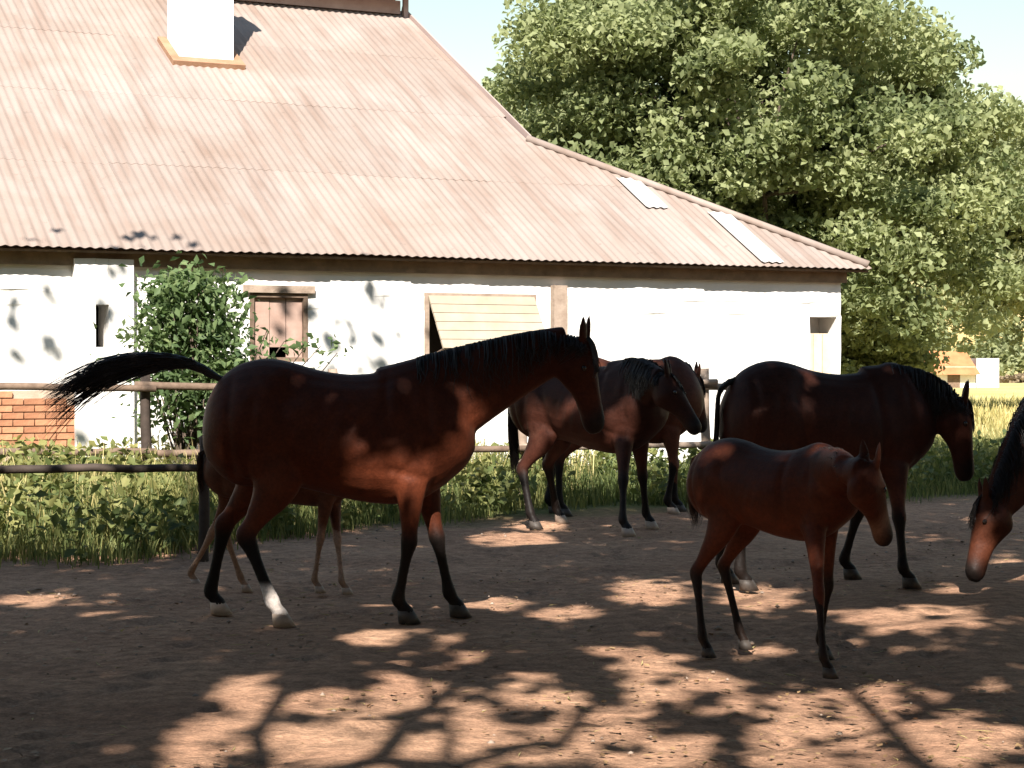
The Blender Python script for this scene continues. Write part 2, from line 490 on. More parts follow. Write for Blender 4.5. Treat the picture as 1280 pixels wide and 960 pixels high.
# boarded window behind the bush
def make_window():
    s0, s1, z0, z1 = win
    b = MB(); t = 0.05
    y0, y1 = OV - 0.025, OV + 0.09
    b.box((s0, y0, z0), (s0 + t, y1, z1)); b.box((s1 - t, y0, z0), (s1, y1, z1))
    b.box((s0 + t, y0 + .002, z1 - t), (s1 - t, y1, z1)); b.box((s0 + t, y0 + .002, z0), (s1 - t, y1, z0 + t))
    wn = b.build('window', M['timber'], bld)
    n = 3; wd = (s1 - s0 - 2 * t) / n
    for k in range(n):
        b = MB(); a = s0 + t + k * wd
        b.box((a + 0.004, OV + 0.03 + 0.006 * (k % 2), z0 + t + (0.0 if k != 1 else 0.12)), (a + wd - 0.004, OV + 0.06, z1 - t - 0.002)); b.build('board', M['brownboard'], wn)
    b = MB(); b.box((s0 - 0.06, OV - 0.10, z0 - 0.07), (s1 + 0.06, OV + 0.02, z0 - 0.003)); b.build('sill', M['plaster'], wn)
    b = MB(); b.box((s0 - 0.08, OV - 0.06, z1 + 0.003), (s1 + 0.08, OV + 0.02, z1 + 0.09)); b.build('lintel', M['greytimber'], wn)
make_window()
# hatch with a top-hung flap propped outwards
def make_hatch():
    s0, s1, z0, z1 = hat
    b = MB(); t = 0.06
    b.box((s0 - t, OV - 0.02, z0), (s0, OV + 0.1, z1 + t)); b.box((s1, OV - 0.02, z0), (s1 + t, OV + 0.1, z1 + t)); b.box((s0, OV - 0.018, z1), (s1, OV + 0.1, z1 + t))
    fr = b.build('hatch_frame', M['greytimber'], bld)
    n = 6; L = 0.80; ang = math.radians(36)
    nx = s1 - s0 + 0.04
    for k in range(n):
        b = MB(); a = L * k / n + 0.004; c = L * (k + 1) / n - 0.004
        b.box((0, -0.014, -c), (nx, 0.014 + 0.003 * (k % 2), -a))
        o = b.build('flap_board', M['shutter'], fr)
        o.location = (s0 - 0.02, OV - 0.035, z1 + 0.02); o.rotation_euler = (-ang, 0, 0)
    b = MB(); b.tube([(s0 + 0.02, OV - 0.03, z1 - 0.72), (s0 + 0.02, OV - 0.035 - math.sin(ang) * L * .95, z1 - math.cos(ang) * L * .95)], 0.014, 6)
    b.build('prop', M['timber'], fr)
make_hatch()
# timber post on the wall
def make_post():
    s0, s1, _, z1 = wall_rect(687, 357, 704, 470)
    b = MB(); b.box((s0, OV - 0.12, 0), (s1, OV - 0.014, z1), 0.006); b.build('wall_post', M['greytimber'], bld)
make_post()
# door at the right end
def make_door():
    s0, s1, z0, z1 = nic
    n = 3; wd = (s1 - s0) / n
    ang = math.radians(0)
    b = MB(); b.box((s0 + 0.003, OV + 0.16, z0), (s1 - 0.003, OV + 0.19, z1 - 0.22)); dr = b.build('door', M['door'], bld)
    for k in range(n):
        b = MB(); b.box((s0 + k * wd + 0.007, OV + 0.13, z0), (s0 + (k + 1) * wd - 0.007, OV + 0.157, z1 - 0.225 - 0.004 * k)); b.build('door_board', M['door'], dr)
make_door()
# exposed brickwork at the foot of the wall, left
def make_bricks():
    s0, s1 = hit_wall(-40, 500)[0], hit_wall(150, 500)[0]
    zt = hit_wall(40, 487)[1]
    b = MB(); b.box((s0, OV - 0.05, 0), (s1, OV - 0.014, zt - 0.01)); pl = b.build('brick_plinth', M['mortar'], bld)
    m = MB(); m.box((0, 0, 0), (0.222, 0.055, 0.066), 0.003); me = m.mesh('brick'); me.materials.append(M['brick'])
    rows = 8
    for r in range(rows):
        z = zt - 0.008 - (r + 1) * 0.078
        x = s0 + (0.118 if r % 2 else 0)
        while x + 0.222 < s1:
            if not (r < 2 and random.random() < 0.12 * (2 - r)):
                o = link('brick', me, None, pl)
                o.location = (x, OV - 0.083 + random.uniform(-.006, .006), z)
            x += 0.236
make_bricks()

# ------------------------------------------------------------------ roof: corrugated sheets laid row upon row
NRM = Vector((0, -TAN, 1)).normalized()
PITCH = 0.115; AMP = 0.009; SW = PITCH * 9
def smax(v):
    return SC - min(v, HIPV)
def sheet_mesh(s0, s1, v0, v1, tilt, clip):
    """corrugated sheet, local origin (0,0,0) at s0,v0 on the slope"""
    nseg = int(round((s1 - s0) / (PITCH / 6)))
    cols = []
    for i in range(nseg + 1):
        s = s0 + (s1 - s0) * i / nseg
        ve = v1
        if clip:
            if s > SC - 0.02: break
            if s > SC - HIPV: ve = min(v1, SC - s)
            if ve <= v0 + 0.01: break
        cols.append((s, ve))
    if len(cols) < 3: return None
    V = []; Fs = []
    nv = 3
    for s, ve in cols:
        h = AMP * math.cos(2 * math.pi * s / PITCH)
        for j in range(nv):
            v = v0 + (ve - v0) * j / (nv - 1)
            base = Vector((s - s0, v - v0, TAN * (v - v0)))
            off = h + tilt * (1 - (v - v0) / (v1 - v0))
            for th in (0.0, -0.004):
                V.append(base + NRM * (off + th))
    k = nv * 2
    for i in range(len(cols) - 1):
        for j in range(nv - 1):
            a = i * k + j * 2; b_ = (i + 1) * k + j * 2
            Fs.append((a, b_, b_ + 2, a + 2)); Fs.append((a + 1, a + 3, b_ + 3, b_ + 1))
        a = i * k; b_ = (i + 1) * k
        Fs.append((a, a + 1, b_ + 1, b_)); e = k - 2
        Fs.append((a + e, b_ + e, b_ + e + 1, a + e + 1))
    for base_i in (0, len(cols) - 1):
        for j in range(nv - 1):
            a = base_i * k + j * 2
            q = (a, a + 2, a + 3, a + 1)
            Fs.append(q if base_i == 0 else q[::-1])
    me = bpy.data.meshes.new('roof_sheet'); me.from_pydata([tuple(v) for v in V], [], Fs); me.update()
    me.polygons.foreach_set('use_smooth', [len(p.vertices) == 4 and i % 1 == 0 for i, p in enumerate(me.polygons)])
    me.materials.append(M['roof'])
    try: me.set_sharp_from_angle(angle=math.radians(50))
    except Exception: pass
    return me

def make_roof():
    # boarded underside that carries the sheets
    e = 0.055
    def rp(s, v, d=0.0):
        return Vector((s, v, EAVE + TAN * v)) + NRM * d
    b = MB()
    L = X_BEG - 0.7
    fr = [(L, 0.02), (SC - 0.02, 0.02), (SC - HIPV, HIPV), (SC - HIPV, RV), (L, RV)]
    top = [rp(s, v, -e) for s, v in fr]; bot = [rp(s, v, -e - 0.03) for s, v in fr]
    n = len(fr)
    b.add(top + bot, [tuple(range(n)), tuple(range(2 * n - 1, n - 1, -1))] + [(i, i + n, (i + 1) % n + n, (i + 1) % n) for i in range(n)])
    roof = b.build('roof', M['timber'], bld)
    # sheets, front slope
    rows = [(-0.03, 2.25), (2.10, 4.40), (4.25, 6.50), (6.35, 8.42)]
    shared = {}
    for ri, (v0, v1) in enumerate(rows):
        s = L
        while s < SC:
            s1 = s + SW
            clip = s1 > SC - HIPV - 0.01
            if not clip:
                if ri not in shared: shared[ri] = sheet_mesh(0, SW, v0, v1, 0.002, False)
                me = shared[ri]
            else:
                if ri >= 2 or v0 > HIPV:
                    s1 = min(s1, SC - HIPV + 0.03)
                    if s1 - s < 0.1: break
                    me = sheet_mesh(s, s1, v0, v1, 0.002, False)
                else:
                    me = sheet_mesh(s, s1, v0, v1, 0.002, True)
            if me:
                o = link('roof_sheet', me, None, roof)
                d = random.uniform(-0.001, 0.002) + 0.0015 * ri
                p = rp(s, v0 + random.choice((0, 0, .012, -.012, .03)) * (1 if ri else .6), d); o.location = p
                o.rotation_euler = (0, 0, random.uniform(-0.0015, 0.0015))
            s += SW - 0.002
    # pale new strips near the hip
    for (a, b_), wd in ((((758, 207), (826, 262)), 0.30), (((876, 249), (962, 330)), 0.32)):
        sa, va = hit_roof(*a); sb, vb = hit_roof(*b_)
        s0 = (sa + sb) / 2 - wd / 2
        s0 = round(s0 / PITCH) * PITCH
        v0 = max(min(va, vb), -0.035); v1 = min(max(va, vb), SC - s0 - wd - 0.02)
        me = sheet_mesh(s0, s0 + PITCH * 3, v0, v1, 0.0, False)
        me.materials.clear(); me.materials.append(M['newsheet'])
        o = link('roof_sheet', me, None, roof); o.location = rp(s0, v0, 0.030)
        o['label'] = 'pale newer sheet near the hip'
    # hip capping, verge board, ridge ventilator
    b = MB(); b.tube([rp(SC - 0.05, 0.03, 0.03), rp(SC - HIPV, HIPV, 0.03)], 0.055, 8); b.build('hip_cap', M['roof'], roof, True)
    b = MB(); b.box((SC - HIPV + 0.035, 0, -0.05), (SC - HIPV + 0.06, 1, 0.075))
    vb = b.build('verge_board', M['ridge'], roof)
    sl = (RV - HIPV) * math.sqrt(1 + TAN * TAN)
    vb.scale = (1, sl, 1); vb.location = rp(0, HIPV); vb.rotation_euler = (math.atan(TAN), 0, 0)
    RZ = EAVE + TAN * RV
    b = MB()
    b.box((L, RV - 0.30, RZ - 0.12), (SC - HIPV - 0.1, RV + 0.30, RZ + 0.10)); b.build('ridge_vent', M['ridge'], roof)
    b = MB()
    for sgn in (-1, 1):
        vs = [(L, RV, RZ + 0.42), (SC - HIPV + 0.05, RV, RZ + 0.42), (SC - HIPV + 0.05, RV + sgn * 0.62, RZ + 0.10), (L, RV + sgn * 0.62, RZ + 0.10)]
        vs += [(x, y, z - 0.03) for x, y, z in vs]
        b.add(vs, [(0, 1, 2, 3), (7, 6, 5, 4), (0, 4, 5, 1), (1, 5, 6, 2), (2, 6, 7, 3), (3, 7, 4, 0)])
    b.build('ridge_cap', M['roof'], roof)
    b = MB(); b.box((SC - HIPV - 0.05, RV - 0.34, RZ - 0.3), (SC - HIPV + 0.03, RV - 0.26, RZ + 0.5)); b.build('ridge_post', M['ridge'], roof)
    # back slope and hip end (plain, out of sight)
    b = MB()
    zt = lambda v: EAVE + TAN * v
    b.add([(L, 2 * RV, EAVE), (SC, 2 * RV, EAVE), (SC - HIPV, 2 * RV - HIPV, zt(HIPV)), (SC - HIPV, RV, RZ), (L, RV, RZ)], [(0, 1, 2, 3, 4)])
    b.add([(SC, 0, EAVE), (SC, 2 * RV, EAVE), (SC - HIPV, 2 * RV - HIPV, zt(HIPV)), (SC - HIPV, HIPV, zt(HIPV))], [(0, 1, 2, 3)])
    b.add([(SC - HIPV, HIPV, zt(HIPV)), (SC - HIPV, 2 * RV - HIPV, zt(HIPV)), (SC - HIPV, RV, RZ)], [(0, 1, 2)])
    b.build('back_slope', M['roof'], roof)
    # chimney
    cs0, cv0 = hit_roof(224, 77); cs1, _ = hit_roof(290, 79)
    dp = 0.62; cz = EAVE + TAN * cv0
    b = MB(); b.box((cs0, cv0, cz - 0.3), (cs1, cv0 + dp, cz + 2.25), 0.008)
    ch = b.build('chimney', M['chimney'], roof)
    b = MB(); b.box((cs0 - .07, cv0 - .07, cz + 2.253), (cs1 + .07, cv0 + dp + .07, cz + 2.40)); b.build('chimney_cap', M['chimney'], bld)
    b = MB()
    wv = 0.13
    def strip(q, h0, h1):
        vs = [rp(s, v, h0) for s, v in q] + [rp(s, v, h1) for s, v in q]
        b.add(vs, [(3, 2, 1, 0), (4, 5, 6, 7), (0, 1, 5, 4), (1, 2, 6, 5), (2, 3, 7, 6), (3, 0, 4, 7)])
    strip([(cs0 - wv, cv0 - wv * 1.3), (cs1 + wv, cv0 - wv * 1.3), (cs1 + wv, cv0 - .004), (cs0 - wv, cv0 - .004)], -0.02, 0.075)
    strip([(cs0 - wv, cv0 - .003), (cs0 - .004, cv0 - .003), (cs0 - .004, cv0 + dp + .1), (cs0 - wv, cv0 + dp + .1)], -0.02, 0.07)
    strip([(cs1 + .004, cv0 - .003), (cs1 + wv, cv0 - .003), (cs1 + wv, cv0 + dp + .1), (cs1 + .004, cv0 + dp + .1)], -0.02, 0.07)
    b.build('chimney_flashing', M['terracotta'], bld)
make_roof()

# ------------------------------------------------------------------ foliage
def leaf_mesh(name, C, size, tint, droop=0.2, aspect=0.55, upbias=0.6, r=rng):
    """rhombic leaves folded along the midrib: two triangles each"""
    n = len(C)
    d = r.normal(0, 1, (n, 3)); d[:, 2] -= droop
    d /= np.linalg.norm(d, axis=1)[:, None]
    nrm = r.normal(0, 1, (n, 3)); nrm[:, 2] = np.abs(nrm[:, 2]) + upbias
    s = np.cross(d, nrm); s /= (np.linalg.norm(s, axis=1)[:, None] + 1e-9)
    up = np.cross(s, d)
    sz = (size * r.uniform(0.55, 1.4, n))[:, None]
    base = C - d * sz * 0.5; tip = C + d * sz * 0.5 - up * sz * 0.08
    midp = C - d * sz * 0.06
    L = midp + s * sz * aspect * 0.5 + up * sz * 0.10; R = midp - s * sz * aspect * 0.5 + up * sz * 0.10
    V = np.stack([base, L, tip, R], 1).reshape(-1, 3)
    i = np.arange(n) * 4
    Fc = np.concatenate([np.stack([i, i + 2, i + 1], -1), np.stack([i, i + 3, i + 2], -1)])
    me = npmesh(name, V, Fc)
    fattr(me, 'tint', np.repeat(np.clip(tint, 0, 1), 4))
    return me

def limb(b, p0, p1, r0, r1, bend=0.1, n=5, sides=7, rr=random):
    p0, p1 = Vector(p0), Vector(p1)
    L = (p1 - p0).length
    o = Vector((rr.uniform(-1, 1), rr.uniform(-1, 1), rr.uniform(-.3, .8))) * L * bend
    pts = []; rad = []
    for k in range(n + 1):
        t = k / n
        pts.append(p0.lerp(p1, t) + o * (4 * t * (1 - t)) * 0.5 + Vector((rr.uniform(-1, 1), rr.uniform(-1, 1), rr.uniform(-1, 1))) * L * 0.012)
        rad.append(r0 + (r1 - r0) * t)
    b.tube(pts, rad, sides)
    return pts

def make_tree(name, label, base, crown_c, crown_r, nclump, nleaf, leaf, mat, group=None, trunk_r=0.35, clump_r=0.9, seed=1, shell=0.55):
    r = np.random.default_rng(seed); rr = random.Random(seed)
    t = empty(name, base); tag(t, label, 'tree', group)
    base = np.array(base, float); cc = np.array(crown_c, float) - base; cr = np.array(crown_r, float)
    # uneven outline: radius varies with direction
    ph = r.uniform(0, 6.28, (6, 3)); fq = r.integers(2, 6, (6, 3))
    cl = []
    while len(cl) < nclump:
        d = r.normal(0, 1, 3); d /= np.linalg.norm(d)
        k = 1 + 0.10 * sum(math.sin(fq[j] @ d + ph[j, 0]) for j in range(6)) / 1.6
        rad = k * (shell + (1 - shell) * r.random()) if r.random() < 0.72 else k * r.random() ** 0.5 * shell
        cl.append(cc + d * cr * rad)
    cl = np.array(cl)
    per = nleaf // nclump
    pts = []; tint = []
    for c in cl:
        m = int(per * r.uniform(0.6, 1.4))
        rad = clump_r * r.uniform(0.6, 1.25)
        q = r.normal(0, 1, (m, 3)); q /= np.linalg.norm(q, axis=1)[:, None]
        q *= (r.random(m) ** 0.45)[:, None] * rad * np.array([1, 1, 0.62])
        pts.append(c + q)
        ct = r.uniform(0.32, 0.9)
        tint.append(np.clip(ct + r.normal(0, 0.16, m), 0, 1))
    pts = np.concatenate(pts); tint = np.concatenate(tint)
    keep = pts[:, 2] > 0.25
    me = leaf_mesh('crown', pts[keep], leaf, tint[keep], r=r, aspect=0.7)
    link('crown', me, mat, t)
    b = MB()
    fork = Vector((cc[0] * .25, cc[1] * .25, max(cc[2] - cr[2] * .55, cc[2] * .4)))
    limb(b, (0, 0, -0.1), fork, trunk_r, trunk_r * .7, 0.05, 6, 10, rr)
    mains = []
    for k in range(7):
        c = Vector(cl[rr.randrange(nclump)]); e = fork.lerp(c, 0.5)
        mains.append((limb(b, fork, e, trunk_r * .38, trunk_r * .12, .1, 6, 7, rr)))
    for c in cl[::max(1, nclump // 90)]:
        c = Vector(c); best = min((p for m_ in mains for p in m_[2:]), key=lambda p: (p - c).length)
        limb(b, best, c, trunk_r * .12, 0.015, .12, 4, 5, rr)
    b.build('trunk', M['bark'], t, True)
    return t

make_tree('broadleaf_tree', 'large dense green tree rising behind the low end of the stable roof', (6.6, 42, 0), (5.05, 42, 5.9), (6.3, 5.0, 6.1), 580, 250000, 0.165, M['treeleaf'],
          'trees behind the stable', 0.42, 0.95, 21)
make_tree('broadleaf_tree', 'paler green tree at the right edge beyond the large tree', (17.5, 58, 0), (16.8, 58, 5.7), (4.9, 4.2, 3.8), 220, 70000, 0.22, M['paleleaf'],
          'trees behind the stable', 0.4, 1.05, 33)
make_tree('broadleaf_tree', 'small treetop just showing over the sloping gable edge of the roof', (-0.6, 52, 0), (-0.9, 52, 7.2), (2.6, 2.6, 3.1), 70, 22000, 0.19, M['treeleaf'],
          'trees behind the stable', 0.3, 0.8, 45)

make_tree('field_bush', 'rounded green bush beyond the right-hand end of the stable', (8.7, 45, 0), (8.7, 45, 2.2), (1.5, 1.5, 1.9), 60, 16000, 0.17, M['treeleaf'], None, 0.12, 0.6, 51)['category'] = 'bush'

def make_far_wood():
    r = np.random.default_rng(61)
    cl = []
    for k in range(230):
        x = r.uniform(30, 95); top = 6.5 + 2.0 * math.sin(x * .31) + 1.3 * math.sin(x * .83 + 1)
        cl.append((x, 185 + r.uniform(-4, 4), r.uniform(.3, top)))
    pts = []; ti = []
    for c in cl:
        m = 130; pts.append(np.array(c) + r.normal(0, 1, (m, 3)) * np.array([.9, .9, .6])); ti.append(np.clip(r.uniform(.2, .8) + r.normal(0, .15, m), 0, 1))
    P = np.concatenate(pts); ti = np.concatenate(ti); k = P[:, 2] > .05
    me = leaf_mesh('distant_wood', P[k], .55, ti[k], r=r, aspect=.8)
    tag(link('distant_wood', me, M['paleleaf']), 'pale line of woodland on the horizon beyond the dry field', 'wood', kind='stuff')
make_far_wood()

# ------------------------------------------------------------------ shade trees standing round the photographer, out of frame
TE = 1 / math.tan(SUN_EL)
HD = np.array([math.sin(SUN_AZ), math.cos(SUN_AZ)])
def ground_shadow(P):
    return P[:, :2] + HD * (P[:, 2:3] * TE)
# gaps in the canopy: where sunlight reaches the yard (photo pixels on the ground: cx, cy, rx, ry)
GAPS = [(285, 928, 70, 20), (305, 872, 34, 18), (430, 925, 80, 18), (505, 880, 50, 28), (400, 880, 35, 10), (465, 800, 36, 9), (600, 915, 42, 28),
        (585, 822, 18, 10), (690, 872, 60, 10), (735, 925, 60, 18), (815, 850, 42, 28), (660, 850, 30, 7), (895, 855, 34, 12), (1040, 890, 60, 20),
        (1180, 930, 120, 30), (1010, 880, 40, 16), (780, 890, 40, 14), (530, 935, 40, 14), (640, 950, 60, 10), (800, 950, 70, 12), (420, 955, 90, 10), (1000, 952, 80, 12), (930, 890, 40, 12), (1110, 905, 50, 16), (990, 915, 50, 18), (865, 935, 36, 16), (1150, 776, 92, 14), (815, 742, 55, 14), (705, 766, 46, 8),
        (620, 752, 36, 9), (640, 676, 56, 7), (670, 658, 34, 6), (40, 748, 44, 5), (140, 771, 36, 4), (955, 744, 50, 10), (1265, 712, 26, 14),
        (1205, 862, 40, 8), (1090, 860, 26, 12), (950, 812, 30, 6), (560, 800, 18, 5), (330, 900, 30, 14), (235, 955, 45, 10), (700, 905, 30, 9), (760, 815, 26, 5)]
# gaps that let sun onto the animals (world point, radius in metres)
SPOTS = [(W(450, 582, 10.75), .11), (W(505, 585, 10.75), .13), (W(545, 625, 10.8), .11), (W(568, 585, 10.8), .06), (W(640, 462, 10.9), .03),
         (W(985, 570, 9.5), .06), (W(1030, 562, 9.3), .07), (W(1070, 560, 9.1), .07), (W(884, 600, 9.9), .06), (W(1008, 680, 9.1), .06),
         (W(1216, 672, 12), .18), (W(772, 515, 16.4), .17), (W(805, 462, 18.4), .12), (W(665, 520, 17.0), .08), (W(715, 527, 16.9), .10), (W(930, 505, 12.4), .05),
         (W(1098, 618, 9.1), .05), (W(352, 762, 10.7), .11), (W(268, 766, 11.1), .06), (W(232, 700, 12.6), .05)]
def sun_mask(P, jit):
    """0..1 how far inside a canopy gap the sun ray through each point lies"""
    G = ground_shadow(P)
    m = np.zeros(len(P))
    Yg = np.maximum(G[:, 1], 0.5)
    px = 640 + F * G[:, 0] / Yg; py = HOR + F * CAMZ / Yg
    for cx, cy, rx, ry in GAPS:
        rx, ry = (rx * 1.32, ry * 1.35) if cy > 825 else (rx * 1.12, ry * 1.2)
        d = np.hypot((px - cx) / (rx * 1.08 + 4), (py - cy) / (ry * 1.08 + 3)) + jit
        m = np.maximum(m, (d < 1.0) * 1.0)
    ld = np.array(LDIR)
    for p, rad in SPOTS:
        v = P - np.array(p); t = v @ ld
        dist = np.linalg.norm(v - t[:, None] * ld, axis=1) / (rad * 1.1 + .02) + jit
        m = np.maximum(m, (dist < 1.0) * 1.0)
    return m
def y_limit(x):
    """how far into the yard the canopy shade reaches"""
    return np.interp(x, [-6, -3.2, -2.2, 0.5, 2.5, 4.0, 7], [14.0, 14.3, 16.8, 19.6, 21.5, 24, 25])
STREAKS = [((325, 955), (372, 820), 6.6, .05), ((470, 955), (610, 826), 7.0, .06), ((1165, 960), (1045, 845), 6.8, .055), ((690, 935), (780, 835), 7.2, .045), ((560, 955), (520, 850), 6.2, .03), ((900, 950), (960, 850), 6.5, .03)]
def make_canopy():
    r = np.random.default_rng(8); rr = random.Random(8)
    trunks = [((-3.6, -1.2), 'tall shade tree rooted left of and behind the viewpoint'), ((3.4, -0.6), 'tall shade tree rooted right of and behind the viewpoint'),
              ((-5.4, 6.0), 'shade tree standing outside the left edge of the yard'), ((5.6, 7.0), 'shade tree standing outside the right edge of the yard')]
    trees = []
    for (x, y), lab in trunks:
        t = empty('shade_tree', (x, y, 0)); tag(t, lab, 'tree', 'shade trees round the yard')
        trees.append((t, np.array([x, y]), [], []))
    # clump centres: spread so that their shadows tile the yard
    gx = np.arange(-7.5, 7.6, 0.62); gy = np.arange(2.0, 25, 0.62)
    cl = []
    for x in gx:
        for y in gy:
            x2, y2 = x + r.uniform(-.3, .3), y + r.uniform(-.3, .3)
            if y2 > y_limit(x2) + r.uniform(-0.5, 0.3): continue
            for lay in range(2):
                z = r.uniform(5.6, 8.0) if lay == 0 else r.uniform(8.0, 10.5)
                cl.append((x2 - HD[0] * z * TE, y2 - HD[1] * z * TE, z))
    # a few wandering sprays that fleck the wall and the eave with shade
    for px, py, Y in ((400, 400, 21.6), (440, 420, 21.8), (395, 360, 21.6), (480, 385, 21.9), (120, 298, 20.3), (235, 293, 20.8), (60, 430, 20.4)):
        p = W(px, py, Y); z = 9.6
        q = p - LDIR * ((z - p.z) / -LDIR.z) * 1.0
        q = p + (-LDIR) * ((z - p.z) / (-LDIR.z))
        cl.append((q.x, q.y, q.z, 'thin'))
    for c in cl:
        thin = len(c) == 4; c = np.array(c[:3])
        k = int(np.argmin([np.hypot(*(c[:2] - t[1])) for t in trees]))
        m = 9 if thin else int(r.integers(58, 80))
        q = r.normal(0, 1, (m, 3)) * (np.array([.34, .34, .26]) if not thin else np.array([.3, .3, .25]))
        trees[k][2].append(c + q); trees[k][3].append(c)
    for t, xy, L, C in trees:
        P = np.concatenate(L)
        jit = r.normal(0, 0.22, len(P))
        keep = (sun_mask(P, jit) < 0.5) | (r.random(len(P)) < 0.015)
        P = P[keep]
        loc = np.array([xy[0], xy[1], 0])
        me = leaf_mesh('crown', P - loc, 0.22, r.uniform(0, 1, len(P)), aspect=0.8, upbias=1.2, r=r)
        link('crown', me, M['shadeleaf'], t)
        b = MB()
        fork = Vector((0.1, 0.2, 3.4)); limb(b, (0, 0, -.1), fork, .26, .2, .04, 6, 10, rr)
        C = [c - loc for c in C]; rr.shuffle(C)
        mains = []
        for c in C[:8]:
            mains.append(limb(b, fork, fork.lerp(Vector(c), .8), .11, .05, .12, 6, 7, rr))
        for c in C[8:70]:
            c = Vector(c); best = min((p for m_ in mains for p in m_[1:]), key=lambda p: (p - c).length)
            limb(b, best, c, .035, .012, .12, 4, 5, rr)
        if t is trees[0][0] or t is trees[1][0]:      # long bare boughs whose shadows cross the yard
            for (ax, ay), (bx, by), z, rad in STREAKS:
                g0, g1 = G(ax, ay), G(bx, by)
                q0 = Vector((g0[0] - HD[0] * z * TE, g0[1] - HD[1] * z * TE, z)); q1 = Vector((g1[0] - HD[0] * z * TE, g1[1] - HD[1] * z * TE, z))
                near = int(np.argmin([(q0 - Vector((*k[1], 3.4))).length for k in trees[:2]]))
                if trees[near][0] is not t: continue
                o_ = Vector((xy[0], xy[1], 0))
                limb(b, fork, q0 - o_, .09, rad, .08, 5, 7, rr); limb(b, q0 - o_, q1 - o_, rad, rad * .6, .05, 6, 7, rr)
        b.build('trunk', M['bark'], t, True)
make_canopy()
def make_sky_blockers():  # unseen trees added to keep low sky light off the yard
    spots = [(-8.5, -6.5), (-4, -9.5), (1.0, -10.5), (6, -9), (10.5, -5), (13.5, 1.5), (-12.5, -1), (-14, 7.5), (14.5, 9.5)]
    lab = 'unseen leafy tree added behind and beside the viewpoint to hold back sky light'
    src = make_tree('sky_block_tree', lab, (spots[0][0], spots[0][1], 0), (spots[0][0], spots[0][1], 3.6), (3.6, 3.4, 3.4), 120, 15000, 0.36, M['shadeleaf'], 'sky-blocking trees added round the yard', 0.25, 1.1, 77)
    kids = list(src.children)
    for i, (x, y) in enumerate(spots[1:]):
        c = src.copy(); COL.objects.link(c); c.location = (x, y, 0); c.rotation_euler = (0, 0, 0.8 * i + .4)
        for k in kids:
            d = k.copy(); COL.objects.link(d); d.parent = c
make_sky_blockers()

# ------------------------------------------------------------------ shrub against the wall
def make_bush():
    c = W(243, 400, 19.3)
    r = np.random.default_rng(4); rr = random.Random(4)
    t = empty('leafy_shrub', (c.x, 19.3, 0)); tag(t, 'leafy green shrub growing up the white wall beside the boarded window', 'shrub')
    cl = []; pts = []; ti = []
    for k in range(60):
        a = r.uniform(0, 6.28); h = r.uniform(0.95, 2.36)
        rad = 0.54 * (1 - ((h - 1.5) / 1.25) ** 2 * .75) * r.uniform(.2, 1)
        p = np.array([math.cos(a) * rad, math.sin(a) * rad * .6, h]); cl.append(p)
    for dx, h in ((0.75, 1.9), (.95, 1.75), (1.15, 1.7), (1.35, 1.72), (1.5, 1.62), (.8, 1.55)):
        cl.append(np.array([dx, 0, h]))
    for i, p in enumerate(cl):
        m = 85 if i < 60 else 14
        q = r.normal(0, 1, (m, 3)) * np.array([.15, .15, .12]) * (1 if i < 60 else .7)
        pts.append(p + q); ti.append(np.clip(r.uniform(.2, .75) + r.normal(0, .15, m), 0, 1))
    me = leaf_mesh('foliage', np.concatenate(pts), .095, np.concatenate(ti), r=r, aspect=.6)
    link('foliage', me, M['bushleaf'], t)
    b = MB()
    for p in cl:
        limb(b, (rr.uniform(-.1, .1), rr.uniform(-.1, .1), -.05), p, .016, .005, .1, 4, 5, rr)
    b.build('stem', M['bark'], t, True)
make_bush()

# ------------------------------------------------------------------ weeds and grass
def blades(name, base, h, wdt, tint, mat, lean=.35, parent=None, r=rng):
    n = len(base)
    a = r.uniform(0, 6.283, n); dx, dy = np.cos(a), np.sin(a)
    l = r.uniform(.1, lean, n) * h
    b2 = r.uniform(0, 6.283, n); sx, sy = np.cos(b2) * wdt / 2, np.sin(b2) * wdt / 2
    z0 = np.zeros(n)
    V = []
    for t, ww, zz in ((0, 1, -.02), (.5, .85, .55), (.85, .5, .88)):
        for sg in (-1, 1):
            V.append(np.stack([base[:, 0] + dx * l * t * t + sx * ww * sg, base[:, 1] + dy * l * t * t + sy * ww * sg, base[:, 2] + h * zz], -1))
    V.append(np.stack([base[:, 0] + dx * l, base[:, 1] + dy * l, base[:, 2] + h * .97], -1))
    V = np.stack(V, 1).reshape(-1, 3)
    i = np.arange(n) * 7
    Fc = np.concatenate([np.stack(q, -1) for q in ((i, i + 1, i + 3), (i, i + 3, i + 2), (i + 2, i + 3, i + 5), (i + 2, i + 5, i + 4), (i + 4, i + 5, i + 6))])
    me = npmesh(name, V, Fc); fattr(me, 'tint', np.repeat(np.clip(tint, 0, 1), 7))
    return link(name, me, mat, parent)

